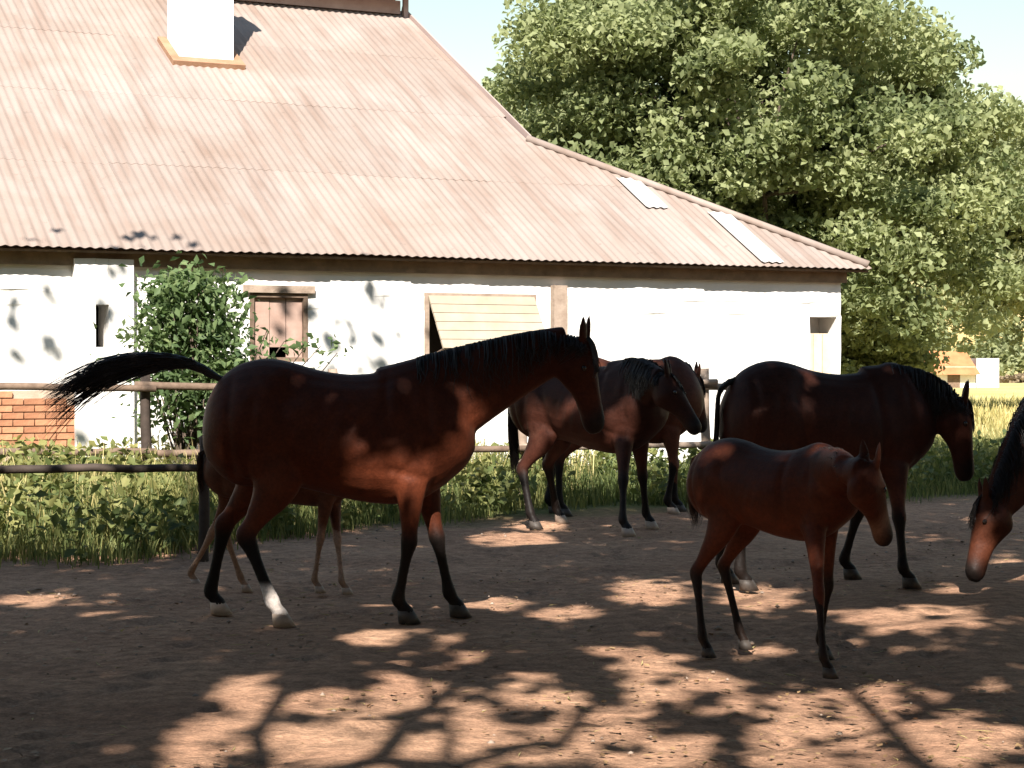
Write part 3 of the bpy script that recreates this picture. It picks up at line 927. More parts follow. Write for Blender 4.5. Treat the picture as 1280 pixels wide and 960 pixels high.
def wall_y(x):
    return PL.y + (x - PL.x) * math.tan(TH) + OV / math.cos(TH) - 0.1
def verge_front(x):
    return np.interp(x, [-8, -3.4, -2.3, -1.2, 0.4, 3, 8], [13.8, 14.3, 14.9, 17.6, 19.3, 20.6, 22.5])
def in_verge(n, r, x0=-8, x1=9):
    out_ = []
    while sum(len(o) for o in out_) < n:
        x = r.uniform(x0, x1, n * 2); y = r.uniform(13.5, 27, n * 2)
        yb = np.where(x < 4.6, wall_y(x) - .15, 27.0)
        k = (y > verge_front(x) + .3 * np.sin(x * 2.3) + .22 * np.sin(x * 5.1 + 1) + r.normal(0, .24, n * 2)) & (y < yb)
        out_.append(np.stack([x[k], y[k], np.zeros(k.sum())], -1))
    return np.concatenate(out_)[:n]
def make_verge():
    r = np.random.default_rng(12)
    P = in_verge(56000, r)
    patch = 0.5 + 0.5 * np.sin(P[:, 0] * 1.9 + 1.1 * np.sin(P[:, 1] * 1.7)) * np.cos(P[:, 1] * 1.3 + P[:, 0] * .6)
    fd = P[:, 1] - verge_front(P[:, 0])
    h = r.uniform(.18, .55, len(P)) * (0.55 + .8 * patch) * (.35 + .65 * sst(fd, 0, 1.4))
    o = blades('verge_grass', P, h, .011, np.clip(.35 + .45 * patch + r.normal(0, .2, len(P)), 0, 1), M['weed'], .5, r=r)
    tag(o, 'rank green grass between the yard and the stable wall', 'grass', kind='stuff')
    # broad-leaved weeds in clumps
    C = np.concatenate([in_verge(360, r), in_verge(70, r, -5.5, -1.6)]); C = C[np.argsort(C[:, 1])]
    front = C[:, 1] - verge_front(C[:, 0])
    pts = []; ti = []; stems = MB()
    for c, f in zip(C, front):
        left = c[0] < -1.2
        H = r.uniform(.28, .62) * (1.25 if (left and f > .4) else 1.0)
        m = int(r.integers(26, 60)); base_t = r.uniform(.3, .85) + (.22 if (f > 1.2 and left) else 0)
        rad = r.uniform(.16, .34)
        z = r.random(m) ** .8 * H
        a = r.uniform(0, 6.28, m); q = rad * np.sqrt(r.random(m)) * (0.55 + .6 * z / H)
        pts.append(np.stack([c[0] + np.cos(a) * q, c[1] + np.sin(a) * q, z + .03], -1)); ti.append(np.clip(base_t + r.normal(0, .13, m), 0, 1))
    me = leaf_mesh('weeds', np.concatenate(pts), .100, np.concatenate(ti), r=r, aspect=.6, upbias=.9, droop=0)
    tag(link('weeds', me, M['weed']), 'broad-leaved weeds growing thick along the stable wall', 'weeds', kind='stuff')
    # straw-coloured seed stalks in the sun
    P = in_verge(2400, r, -8, 1.0); P = P[P[:, 1] > verge_front(P[:, 0]) + .9]
    o = blades('dry_stalks', P, r.uniform(.4, .85, len(P)), .012, r.uniform(0, 1, len(P)), M['drygrass'], .4, r=r)
    tag(o, 'dry straw-coloured stalks standing among the weeds', 'grass', kind='stuff')
    # dry field beyond the stable
    n = 16000
    y = r.uniform(29, 75, n); x = r.uniform(5, 26, n) * y / 60 + 3
    o = blades('field_grass', np.stack([x, y, np.zeros(n)], -1), r.uniform(.15, .4, n), .03, r.uniform(0, 1, n), M['drygrass'], .5, r=r)
    tag(o, 'yellow dry grass of the field beyond the stable', 'grass', kind='stuff')
    # scrub along the far side of the field
    n = 9000
    x = r.uniform(30, 80, n); hh = .45 + .25 * np.sin(x * .7) * np.sin(x * .23 + 1) ; z = r.random(n) * hh
    me = leaf_mesh('scrub', np.stack([x, 150 + r.normal(0, 1, n), z], -1), .5, r.uniform(0, 1, n), r=r, aspect=.8)
    tag(link('scrub', me, M['scrub']), 'low brown scrub along the far side of the field', 'scrub', kind='stuff')
make_verge()

# ------------------------------------------------------------------ fences
def pole(b, p0, p1, r0, r1, seed=0, n=6, sides=8):
    rr = random.Random(seed); p0, p1 = Vector(p0), Vector(p1)
    pts = [p0.lerp(p1, k / n) + Vector((rr.uniform(-1, 1), rr.uniform(-1, 1), rr.uniform(-1, 1))) * .008 for k in range(n + 1)]
    b.tube(pts, [r0 + (r1 - r0) * k / n for k in range(n + 1)], sides)

def make_fences():
    # near pole barrier at the left
    a = W(-120, 588, 14.05); e = W(252, 584, 14.25)
    t = empty('pole_barrier', (e.x, e.y, 0)); tag(t, 'single dark pole rail in front of the weeds at the left', 'barrier')
    b = MB(); pole(b, Vector((a.x - e.x, a.y - e.y, a.z)), Vector((0.03, 0, e.z)), .034, .03, 1, 8); b.build('rail', M['rail'], t, True)
    b = MB(); pole(b, (0, .075, -.15), (0.01, .07, W(246, 545, 14.25).z), .045, .04, 2); b.build('post', M['rail'], t, True)
    b = MB(); x2 = W(-60, 600, 14.1).x - e.x; pole(b, (x2, .06, -.15), (x2 + .02, .06, 1.0), .045, .04, 3); b.build('post', M['rail'], t, True)
    # fence between weeds and stable
    zt = 1.30
    P = [W(-70, 480, 18.2), W(184, 480, 18.6), W(420, 480, 19.2), W(655, 480, 19.9), W(884, 480, 20.7), W(1120, 480, 21.6)]
    t = empty('rail_fence', (P[0].x, P[0].y, 0)); tag(t, 'weathered post and rail fence along the front of the stable', 'fence')
    o = P[0]
    for i, p in enumerate(P):
        b = MB(); q = Vector((p.x - o.x, p.y - o.y, 0)); lean = random.uniform(-.05, .05)
        pole(b, q + Vector((0, 0, -.2)), q + Vector((lean, 0, 1.48)), .06, .05, 10 + i); b.build('post', M['greytimber'] if i != 1 else M['rail'], t, True)
    for i in range(len(P) - 1):
        for z in (zt, .62):
            a, c = P[i], P[i + 1]
            b = MB(); pole(b, Vector((a.x - o.x - .1, a.y - o.y - .085, z + random.uniform(-.03, .03))), Vector((c.x - o.x + .1, c.y - o.y - .085, z + random.uniform(-.03, .03))), .04, .034, 30 + i); b.build('rail', M['greytimber'] if i > 2 else M['timber'], t, True)
make_fences()

# ------------------------------------------------------------------ far outbuilding beyond the field
def make_shed():
    t = empty('far_outbuilding', (28.3, 118, 0)); tag(t, 'small far white outbuilding with a rust-red roof beyond the field', 'shed')
    b = MB(); b.box((-1.5, .3, 0), (1.5, 2.8, 1.35)); b.box((1.75, 1, 0), (3.2, 3, 1.9)); b.build('wall', M['plaster'], t)
    b = MB()
    b.add([(-1.8, -.3, .85), (1.7, -.3, .85), (1.2, 1.5, 2.3), (-1.2, 1.5, 2.4), (-1.8, 3.2, .85), (1.7, 3.2, .85)], [(0, 1, 2, 3), (3, 2, 5, 4), (0, 3, 4), (1, 5, 2)])
    b.build('roof', M['rust'], t)
    b = MB(); b.box((-.3, .26, 0), (.5, .296, .84)); b.build('door', M['timber'], t)
make_shed()

# ------------------------------------------------------------------ horses
def catmull(P, n):
    P = np.asarray(P, float)
    Q = np.vstack([2 * P[0] - P[1], P, 2 * P[-1] - P[-2]])
    out_ = []
    for i in range(1, len(Q) - 2):
        for k in range(n):
            t = k / n
            out_.append(0.5 * ((2 * Q[i]) + (-Q[i - 1] + Q[i + 1]) * t + (2 * Q[i - 1] - 5 * Q[i] + 4 * Q[i + 1] - Q[i + 2]) * t * t + (-Q[i - 1] + 3 * Q[i] - 3 * Q[i + 1] + Q[i + 2]) * t ** 3))
    out_.append(Q[-2])
    return np.array(out_)

def ring_loft(b, rings):
    n = len(rings[0]); vs = [v for r in rings for v in r]; fs = []
    for i in range(len(rings) - 1):
        for k in range(n):
            fs.append((i * n + k, i * n + (k + 1) % n, (i + 1) * n + (k + 1) % n, (i + 1) * n + k))
    fs.append(tuple(range(n))[::-1]); m = (len(rings) - 1) * n; fs.append(tuple(m + k for k in range(n)))
    b.add(vs, fs)

def ell(c, u, s, ru, rs, n=18, e=2.0):
    r = []
    for k in range(n):
        a = 2 * math.pi * k / n; ca, sa = math.cos(a), math.sin(a)
        f = (abs(ca) ** e + abs(sa) ** e) ** (-1 / e)
        r.append(c + u * (ru * ca * f) + s * (rs * sa * f))
    return r

TRUNK = [(-.815, 1.22, 1.02, .06, 2), (-.78, 1.33, .95, .15, 2), (-.70, 1.45, .86, .225, 2), (-.58, 1.53, .80, .268, 2.1), (-.42, 1.565, .80, .285, 2.1), (-.26, 1.545, .80, .278, 2.1),
         (-.08, 1.495, .765, .278, 2.1), (.12, 1.47, .72, .288, 2.1), (.30, 1.48, .695, .278, 2.1), (.44, 1.52, .69, .245, 2), (.56, 1.555, .71, .22, 2), (.68, 1.525, .77, .222, 2),
         (.79, 1.44, .85, .208, 2), (.88, 1.31, .93, .15, 2), (.93, 1.20, 1.02, .06, 2)]

def strand_tubes(name, paths, rad, mat, parent):
    """hair strands: three-sided tapering tubes; paths is (n,m,3)"""
    paths = np.asarray(paths, float); n, m, _ = paths.shape
    T = np.gradient(paths, axis=1); T /= (np.linalg.norm(T, axis=2)[..., None] + 1e-9)
    ref = np.array([0.31, 0.83, 0.46]); A = np.cross(T, ref); A /= (np.linalg.norm(A, axis=2)[..., None] + 1e-9); B_ = np.cross(T, A)
    tt = np.linspace(0, 1, m); rr_ = rad * (1 - 0.85 * tt ** 1.6)
    V = []
    for k in range(3):
        an = 2 * math.pi * k / 3
        V.append(paths + (A * math.cos(an) + B_ * math.sin(an)) * rr_[None, :, None])
    V = np.stack(V, 2).reshape(-1, 3)            # n,m,3
    idx = np.arange(n * m * 3).reshape(n, m, 3)
    Fc = []
    for k in range(3):
        k2 = (k + 1) % 3
        Fc.append(np.stack([idx[:, :-1, k], idx[:, :-1, k2], idx[:, 1:, k2], idx[:, 1:, k]], -1).reshape(-1, 4))
    me = npmesh(name, V, np.concatenate(Fc))
    return link(name, me, mat, parent, True)

def make_horse(name, label, cat, center, heading, poll, muzzle, hooves, foal=False, H=1.57, kx=.93, coat=(.060, .022, .012), point=(.010, .007, .006),
               socks=(), palehoof=(), face=None, tail=None, seed=1, mane_side=-1, fat=1.0, taillen=.95, legcol=None, legtop=.62, arch=0.0, group='horses in the yard', mealy=0.0):
    rr = random.Random(seed); r = np.random.default_rng(seed)
    root = empty(name, (center[0], center[1], 0), math.radians(heading)); tag(root, label, cat, group)
    Minv = (Matrix.Translation((center[0], center[1], 0)) @ Matrix.Rotation(math.radians(heading), 4, 'Z')).inverted()
    poll = Minv @ Vector(poll); muz = Minv @ Vector(muzzle)
    hv = {k: Minv @ Vector((v[0], v[1], 0)) for k, v in hooves.items()}
    if foal:
        k = H / 1.12; kx_ = kx; kz = .585 * k; kw = .60 * k * fat; kr = .66 * k
    else:
        kx_ = kx; kz = H / 1.57; kw = H / 1.57 * fat; kr = H / 1.57
    def tz(z): return H - (1.57 - z) * kz
    b = MB()
    xs, ys, zs = Vector((1, 0, 0)), Vector((0, 1, 0)), Vector((0, 0, 1))
    st = catmull([(x * kx_, tz(t), tz(bo), hw * kw, e) for x, t, bo, hw, e in TRUNK], 3)
    rings = []
    for x, t, bo, hw, e in st:
        c = Vector((x, 0, (t + bo) / 2)); hh = (t - bo) / 2
        ring = []
        for q in range(26):
            a = 2 * math.pi * q / 26; ca, sa = math.cos(a), math.sin(a)
            w_ = hw * (1.0 - .16 * max(0, ca) ** 2 + .03 * max(0, -ca))      # slimmer along the spine
            ring.append(c + zs * (hh * ca) + ys * (w_ * sa))
        rings.append(ring)
    ring_loft(b, rings)
    # ---- legs: two-bone reach to the hoof
    def ik(a, t, l1, l2, fwd):
        d = t - a; D = d.length
        if D >= l1 + l2 - 1e-4: return a + d * (l1 / (l1 + l2))
        ca = (l1 * l1 + D * D - l2 * l2) / (2 * l1 * D); ca = max(-1, min(1, ca))
        dn = d.normalized(); side = Vector((fwd, 0, 0)); side = (side - dn * side.dot(dn)).normalized()
        return a + dn * (l1 * ca) + side * (l1 * math.sqrt(max(0, 1 - ca * ca)))
    legrs = {}
    zs_el = tz(.87)
    for key, h in hv.items():
        s = 1 if key[1] == 'L' else -1
        hf = .135 * kr if foal else .12 * kr
        fet = Vector((h.x - .045 * kr, h.y, .145 * kr if not foal else .15 * kr)); cor = Vector((h.x - .002, h.y, .075 * kr))
        if key[0] == 'F':
            ex = .535 * kx_
            el = Vector((ex + (h.x - ex) * .18, s * .135 * kw, zs_el))
            L1, L2 = (zs_el - fet.z) * .54, (zs_el - fet.z) * .47
            kn = ik(el, fet, L1, L2, 1)
            sh = Vector((.66 * kx_, s * .10 * kw, tz(1.16)))
            P = [(sh, .17, .085), (sh.lerp(el, .55), .165, .085), (el, .125, .082), (el.lerp(kn, .22), .094, .072), (el.lerp(kn, .5), .070, .057), (el.lerp(kn, .82), .050, .044), (kn, .053, .048), (kn.lerp(fet, .14), .043, .039),
                 (kn.lerp(fet, .35), .033, .029), (kn.lerp(fet, .75), .033, .028), (fet, .044, .038), (fet.lerp(cor, .55), .035, .034), (cor, .046, .046), (cor + Vector((.012, 0, -.03)), .048, .048)]
        else:
            sx = -.36 * kx_
            sti = Vector((sx + (h.x + .60 * kx_) * .30, s * .15 * kw, tz(.90)))
            L1 = .445 * (tz(.90) / .90); L2 = (tz(.90) - fet.z) * .56
            ho = ik(sti, fet, L1, L2, -1)
            hip = Vector((-.47 * kx_, s * .12 * kw, tz(1.25)))
            P = [(hip, .24, .13), (hip.lerp(sti, .5) + Vector((-.07 * kx_, 0, 0)), .235, .125), (sti + Vector((-.06 * kx_, 0, 0)), .175, .105), (sti.lerp(ho, .35), .125, .082), (sti.lerp(ho, .62), .082, .062), (sti.lerp(ho, .85), .058, .047), (ho, .064, .047), (ho.lerp(fet, .14), .052, .040),
                 (ho.lerp(fet, .38), .037, .033), (ho.lerp(fet, .75), .036, .031), (fet, .047, .040), (fet.lerp(cor, .55), .036, .035), (cor, .046, .046), (cor + Vector((.012, 0, -.03)), .048, .048)]
        fr = .95 if foal else 1.0
        arr = catmull([(p.x, p.y, p.z, ra * kr * (1 if i < 3 else fr), rb * kr * (1 if i < 3 else fr)) for i, (p, ra, rb) in enumerate(P)], 3)
        rings = []
        for i in range(len(arr)):
            t = Vector(arr[min(i + 1, len(arr) - 1)][:3] - arr[max(i - 1, 0)][:3]).normalized()
            u = ys.cross(t).normalized(); s_ = t.cross(u)
            rings.append(ell(Vector(arr[i][:3]), u, s_, arr[i][3], arr[i][4], 16))
        ring_loft(b, rings)
        legrs[key] = (h, cor)
    # ---- neck and head
    HL = .555 * kr if not foal else .42 * H / 1.12
    hk = HL / .60
    A = (muz - poll).normalized()
    if face is None: fv = Vector((1, 0, 0))
    else: fv = Minv.to_3x3() @ Vector(face)
    fv.z = 0; fv.normalize()
    S = zs.cross(fv).normalized(); S = (S - A * S.dot(A)).normalized(); U = A.cross(S).normalized()
    n0 = Vector((.46 * kx_, 0, tz(1.20))); n3 = poll - U * .115 * hk + A * .02 * hk
    d = n3 - n0
    n1 = n0 + Vector((.30 * kx_, 0, .10 * kz)) + Vector((0, 0, d.z * .10 + arch)); n2 = n0.lerp(n3, .68) + Vector((0, 0, .05 * hk * (1 if d.z > 0 else .4) + arch * .6))
    NS = []
    crest = []
    m = 16
    for i in range(m + 1):
        t = i / m
        p = n0 * (1 - t) ** 3 + n1 * (3 * t * (1 - t) ** 2) + n2 * (3 * t * t * (1 - t)) + n3 * t ** 3
        q = (n1 - n0) * (3 * (1 - t) ** 2) + (n2 - n1) * (6 * t * (1 - t)) + (n3 - n2) * (3 * t * t)
        T = q.normalized()
        s_ = zs.cross(T); s_ = (s_.normalized() * (1 - t) + S * t * .6).normalized(); s_ = (s_ - T * s_.dot(T)).normalized()
        u = T.cross(s_)
        ru = lerp(.345, .122, t ** .98) * (kz * (.88 if foal else 1)) ; rs = lerp(.19, .066, t ** .95) * kw
        NS.append(ell(p, u, s_, ru, rs, 18)); crest.append((p + u * ru * .98, u, s_, T))
    ring_loft(b, NS)
    HS = [(-.03, .0, .13, .055), (.02, .02, .165, .075), (.12, .034, .225, .092), (.28, .036, .258, .104), (.42, .030, .212, .086), (.58, .022, .160, .065), (.75, .018, .142, .056), (.87, .017, .138, .060), (.96, .002, .125, .054), (1.02, -.03, .095, .036)]
    HA = catmull(HS, 3)
    rings = []
    for s0, tp, bt, hw in HA:
        c = poll + A * (s0 * HL) + U * ((tp - bt) / 2 * hk)
        rings.append(ell(c, U, S, (tp + bt) / 2 * hk, hw * hk, 18, 2.2))
    ring_loft(b, rings)
    for sg in (-1, 1):      # ears
        bp = poll + S * (sg * .052 * hk) + A * .02 * hk - U * .01
        ed = (-A * .75 + zs * .55 + U * .25 + S * (sg * .22)).normalized()
        pn = (S * sg * .5 + U).normalized(); pn = (pn - ed * pn.dot(ed)).normalized(); wn = ed.cross(pn)
        er = []
        for t, wd, th in ((-.15, .026, .022), (.1, .034, .022), (.35, .042, .02), (.6, .036, .017), (.85, .019, .012), (1.0, .006, .006)):
            er.append(ell(bp + ed * (t * .185 * hk), pn, wn, th * hk, wd * hk, 10))
        ring_loft(b, er)
    me0 = b.mesh('body_raw')
    ob = bpy.data.objects.new('body_raw', me0); COL.objects.link(ob)
    rm = ob.modifiers.new('r', 'REMESH'); rm.mode = 'VOXEL'; rm.voxel_size = .0125 if not foal else .0105; rm.use_smooth_shade = True
    sm = ob.modifiers.new('s', 'SMOOTH'); sm.factor = .5; sm.iterations = 5
    dg = bpy.context.evaluated_depsgraph_get()
    me = bpy.data.meshes.new_from_object(ob.evaluated_get(dg))
    bpy.data.objects.remove(ob); me.name = 'body'; me.materials.clear()
    # muscle relief: bulges, grooves, ribs, cheek and brow
    co = np.empty(len(me.vertices) * 3, np.float32); me.vertices.foreach_get('co', co); co = co.reshape(-1, 3).astype(float)
    no = np.empty(len(me.vertices) * 3, np.float32); me.vertices.foreach_get('normal', no); no = no.reshape(-1, 3)
    X_ = co[:, 0] / kx_; Z_ = 1.57 - (H - co[:, 2]) / kz
    sidew = np.clip(np.abs(no[:, 1]) * 1.4 - .2, 0, 1)
    dsp = np.zeros(len(co))
    def bulge(x, z, rx, rz, a, an=0.0):
        ca, sa = math.cos(an), math.sin(an); dx, dz = X_ - x, Z_ - z
        u_, v_ = dx * ca + dz * sa, -dx * sa + dz * ca
        return a * np.exp(-(u_ / rx) ** 2 - (v_ / rz) ** 2)
    def groove(x0, z0, x1, z1, wd, a):
        d_ = np.array([x1 - x0, z1 - z0]); L_ = np.hypot(*d_); d_ /= L_
        t_ = np.clip((X_ - x0) * d_[0] + (Z_ - z0) * d_[1], 0, L_)
        q_ = np.hypot(X_ - x0 - t_ * d_[0], Z_ - z0 - t_ * d_[1])
        return -a * np.exp(-(q_ / wd) ** 2)
    for g_ in (bulge(.50, 1.02, .13, .13, .020), bulge(.70, 1.12, .09, .12, .016), bulge(.60, 1.32, .05, .20, .010, -.35), bulge(-.24, 1.34, .09, .09, -.024), bulge(-.30, 1.50, .07, .05, .012),
               bulge(-.58, 1.15, .14, .20, .018), bulge(-.40, .96, .11, .12, .014), bulge(.08, .98, .30, .16, .012), groove(.36, 1.42, .40, .92, .035, .016), groove(-.62, 1.42, -.60, .85, .028, .013), groove(-.30, 1.30, -.20, .90, .04, .014),
               groove(-.46, 1.30, -.50, .85, .03, .009), groove(.62, 1.38, .66, 1.02, .03, .012), groove(.42, .90, .62, .86, .03, .010), groove(-.10, 1.44, .30, 1.42, .03, .006)):
        dsp += g_
    rib = np.sin((X_ + (1.3 - Z_) * .35) * 62) * np.exp(-((X_ - .06) / .19) ** 2 - ((Z_ - 1.06) / .20) ** 2) * .0028
    dsp = (dsp + rib) * sidew * kr * (.55 if foal else 1) * sst(Z_, .74, .84)
    for sg in (-1, 1):
        cp = np.array(poll + A * (.24 * HL) - U * (.13 * hk) + S * (sg * .09 * hk)); dsp += .010 * hk * np.exp(-(np.linalg.norm(co - cp, axis=1) / (.065 * hk)) ** 2)
        cp = np.array(poll + A * (.28 * HL) - U * (.008 * hk) + S * (sg * .085 * hk)); dsp += .013 * hk * np.exp(-(np.linalg.norm(co - cp, axis=1) / (.028 * hk)) ** 2)
        cp = np.array(poll + A * (.52 * HL) - U * (.06 * hk) + S * (sg * .07 * hk)); dsp += -.007 * hk * np.exp(-(np.linalg.norm(co - cp, axis=1) / (.05 * hk)) ** 2)
        cp = np.array(poll + A * (.90 * HL) - U * (.04 * hk) + S * (sg * .055 * hk)); dsp += .007 * hk * np.exp(-(np.linalg.norm(co - cp, axis=1) / (.03 * hk)) ** 2)
    co = co + no * dsp[:, None]
    me.vertices.foreach_set('co', co.astype(np.float32).ravel()); me.update()
    # coat colours: dark points, socks, muzzle
    co = np.empty(len(me.vertices) * 3, np.float32); me.vertices.foreach_get('co', co); co = co.reshape(-1, 3)
    c = np.tile(np.array(coat), (len(co), 1))
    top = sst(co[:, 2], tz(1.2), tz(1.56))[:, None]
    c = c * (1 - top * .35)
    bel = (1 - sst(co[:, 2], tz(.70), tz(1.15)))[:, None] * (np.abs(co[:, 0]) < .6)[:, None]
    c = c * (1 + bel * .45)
    lg = (1 - sst(co[:, 2], (legtop - .16) * H / 1.57, legtop * H / 1.57))[:, None]
    lc = np.array(legcol if legcol else point)
    hd = np.linalg.norm(co - np.array(poll), axis=1); muzd = np.linalg.norm(co - np.array(poll + A * HL), axis=1)
    low_head = muzd < HL * 1.1
    lg = lg * (~low_head)[:, None]
    c = c * (1 - lg) + lc * lg
    mz = (1 - sst(muzd, HL * .12, HL * .38))[:, None]
    c = c * (1 - mz) + np.array(point) * 1.3 * mz
    if mealy:
        mm = (np.exp(-((muzd - HL * .33) / (HL * .10)) ** 2) * mealy)[:, None]; c = c * (1 - mm) + np.array((.25, .15, .10)) * mm
    for key in socks:
        h, cor = legrs[key]; hgt = .27 * kr
        dd = np.hypot(co[:, 0] - h.x + .03, co[:, 1] - h.y)
        sk = ((1 - sst(co[:, 2], hgt * .8, hgt)) * (dd < .16))[:, None]
        c = c * (1 - sk) + np.array((.62, .56, .52)) * sk
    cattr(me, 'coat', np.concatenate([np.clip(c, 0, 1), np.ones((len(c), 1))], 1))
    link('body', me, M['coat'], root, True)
    # hooves
    for key, (h, cor) in legrs.items():
        hb = MB(); rg = []
        for z, dx, ra in ((.078, -.002, .047), (.045, .010, .056), (.003, .024, .066)):
            rg.append(ell(Vector((h.x + dx * kr, h.y, z * kr)), xs, ys, ra * kr * 1.02 * (.92 if foal else 1), ra * kr * .93 * (.92 if foal else 1), 14))
        ring_loft(hb, rg[::-1]); hb.build('hoof', M['hoof_pale'] if key in palehoof or key in socks else M['hoof_dark'], root, True)
    # eyes
    for sg in (-1, 1):
        eb = MB(); c_ = poll + A * (.30 * HL) - U * (.028 * hk) + S * (sg * .083 * hk); rd = .023 * hk
        rg = [ell(c_ + S * (sg * rd * math.cos(a)), U, A, rd * math.sin(a) * .8, rd * math.sin(a), 10) for a in (.15, .5, .9, 1.3, 1.7)]
        ring_loft(eb, rg if sg < 0 else rg[::-1]); eb.build('eye', M['eye'], root, True)
        nb = MB(); c_ = poll + A * (.91 * HL) - U * (.045 * hk) + S * (sg * .0475 * hk)
        rg = [ell(c_ + S * (sg * .012 * hk * k), U, A, .019 * hk * f, .012 * hk * f, 8) for k, f in ((-1, 1), (0, 1), (.7, .7))]
        ring_loft(nb, rg if sg < 0 else rg[::-1]); nb.build('nostril', M['hair'], root, True)
    # mane
    nst = 90 if foal else 700
    paths = []
    for i in range(nst):
        t = r.uniform(.24, 1.0); k_ = t * m; i0 = min(int(k_), m - 1); fr = k_ - i0
        p = crest[i0][0].lerp(crest[i0 + 1][0], fr); u = crest[i0][1]; s_ = crest[i0][2] * (mane_side if r.random() > .12 else -mane_side); T = crest[i0][3]
        if t > .88: p = p.lerp(poll - A * .015 - U * .012, (t - .88) / .12)
        L = (.032 if foal else r.uniform(.13, .27) * (.7 + .5 * math.sin(t * 3)) * (1 - .55 * max(0, t - .8) / .2)) * kr
        p = p - u * (.018 + .02 * max(0, t - .85) / .15) + s_ * r.normal(0, .012) + T * r.normal(0, .01)
        if foal:
            pts = [p, p + u * L * .5 + T * .005, p + u * L * .85 + s_ * L * .3, p + u * L + s_ * L * .6]
        else:
            out1 = lerp(.10, .055, t) * kw + r.uniform(.0, .02)
            pts = [p, p + u * (.026 - .02 * t) + s_ * out1 * .45, p + s_ * (out1 * 1.05) - zs * L * .40, p + s_ * (out1 * 1.30) - zs * L * .72 + T * r.normal(0, .02), p + s_ * (out1 * 1.40) - zs * L * 1.05 + T * r.normal(0, .035)]
        paths.append(catmull([tuple(q) for q in pts], 2)[:7] if foal else catmull([tuple(q) for q in pts], 2))
    if not foal:            # forelock
        for i in range(60):
            p = poll + S * r.normal(0, .02); L = r.uniform(.12, .24) * kr
            pts = [p - A * .03, p + U * .028 + A * .02, p + U * .038 + A * L * .45 + S * r.normal(0, .02), p + U * .037 + A * L * .75 + S * r.normal(0, .03), p + U * .031 + A * L + S * r.normal(0, .04)]
            paths.append(catmull([tuple(q) for q in pts], 2))
    strand_tubes('mane', paths, .0048 * kr, M['hair'], root)
    # tail
    dock = Vector((-.775 * kx_, 0, tz(1.40)))
    if tail is None:
        tl = taillen * kr
        tail_pts = [dock + Vector((.06, 0, .03)), dock + Vector((-.035 * kx_, 0, -.02)), dock + Vector((-.075 * kx_, 0, -.14 * tl)), dock + Vector((-.085 * kx_, 0, -.5 * tl)), dock + Vector((-.07 * kx_, .01, -.8 * tl)), dock + Vector((-.06 * kx_, .01, -tl))]
        spread = [.02, .028, .042, .055, .05, .03]; drop = 0
    else:
        tail_pts = [dock + Vector((.08, 0, .03))] + [Minv @ Vector(p) for p in tail]
        spread = [.02, .04] + [.062] * (len(tail_pts) - 3) + [.05]; drop = 1
    base = catmull([(*p, s_) for p, s_ in zip(tail_pts, spread)], 4)
    paths = []; nb_ = len(base)
    ntail = 560 if not foal else 200
    for i in range(ntail):
        a = r.uniform(0, 6.283); q = math.sqrt(r.random()); off = np.array([math.cos(a) * .35, math.cos(a), math.sin(a)]) * q
        if drop: off = np.array([.2 * math.cos(a), math.cos(a), math.sin(a)]) * q
        fr = r.uniform(.55, 1.0); wv = r.normal(0, .012, 3); wp = r.uniform(0, 6.28)
        tt = np.linspace(0, fr, 9) * (nb_ - 1)
        pp = []
        fall = (abs(r.normal(.0, .10)) + (r.uniform(.0, .3) if r.random() < .10 else 0)) if drop else 0
        for j, tv in enumerate(tt):
            i0 = min(int(tv), nb_ - 2); f_ = tv - i0; bb = base[i0] * (1 - f_) + base[i0 + 1] * f_
            g = (tv / (nb_ - 1))
            pp.append(bb[:3] + off * bb[3] * (.5 + .7 * g) * (.65 if foal else 1) + np.array([0, 0, -fall * g * g * 1.0]) + wv * math.sin(wp + g * 9) * g + r.normal(0, .003, 3))
        paths.append(pp)
    strand_tubes('tail', paths, .0052 * kr, M['hair'] if not foal else M['hair_brown'], root)
    return root


# mare in front, tail swinging out to the left
ya = 11.0
make_horse('mare', 'large dark bay mare standing broadside with tail swung out and one white hind sock', 'horse', (-1.085, ya), 0,
           W(732, 424, ya), W(756, 540, ya), {'FR': G(507, 780), 'FL': G(571, 772), 'HR': G(350, 784), 'HL': G(272, 769)}, socks=('HR',), palehoof=('HL',),
           tail=[W(238, 454, ya), W(200, 449, ya), W(160, 451, ya), W(120, 461, ya), W(82, 477, ya), W(52, 492, ya)], seed=3, arch=.0, face=(1, -.3, 0), coat=(.075, .019, .008), kx=.93)
# foal behind her
make_horse('foal', 'foal with pale lower legs standing half hidden behind the large mare', 'foal', (-1.56, 12.35), 4,
           W(420, 520, 12.35), W(452, 590, 12.3), {'FR': G(398, 742), 'FL': G(432, 744), 'HR': G(306, 740), 'HL': G(243, 733)}, True, 1.06, .62, coat=(.08, .03, .016), legcol=(.30, .19, .13), taillen=.5,
           seed=5, legtop=.72, palehoof=('FR', 'FL', 'HR', 'HL'))
# far pair
make_horse('horse', 'brown horse at the back nearest the wall, mostly hidden by the near-black one', 'horse', (1.10, 18.75), 6,
           W(872, 470, 18.9), W(888, 560, 19.0), {'FR': (1.62, 18.62), 'FL': (1.72, 18.95), 'HR': (.52, 18.45), 'HL': (.42, 18.75)}, H=1.63, kx=.92, fat=1.12, coat=(.075, .024, .013), seed=7, palehoof=('FR',))
make_horse('horse', 'near-black horse standing at an angle with head lowered beside the hidden brown one', 'horse', (.66, 17.05), -36,
           W(836, 468, 16.2), W(884, 545, 16.1), {'FR': G(784, 671), 'FL': G(813, 662), 'HR': G(668, 662), 'HL': G(700, 654)}, H=1.61, kx=.94, fat=1.12, coat=(.040, .013, .008), seed=9,
           face=(1, -.25, 0), palehoof=('FR', 'FL', 'HL'), mane_side=-1)
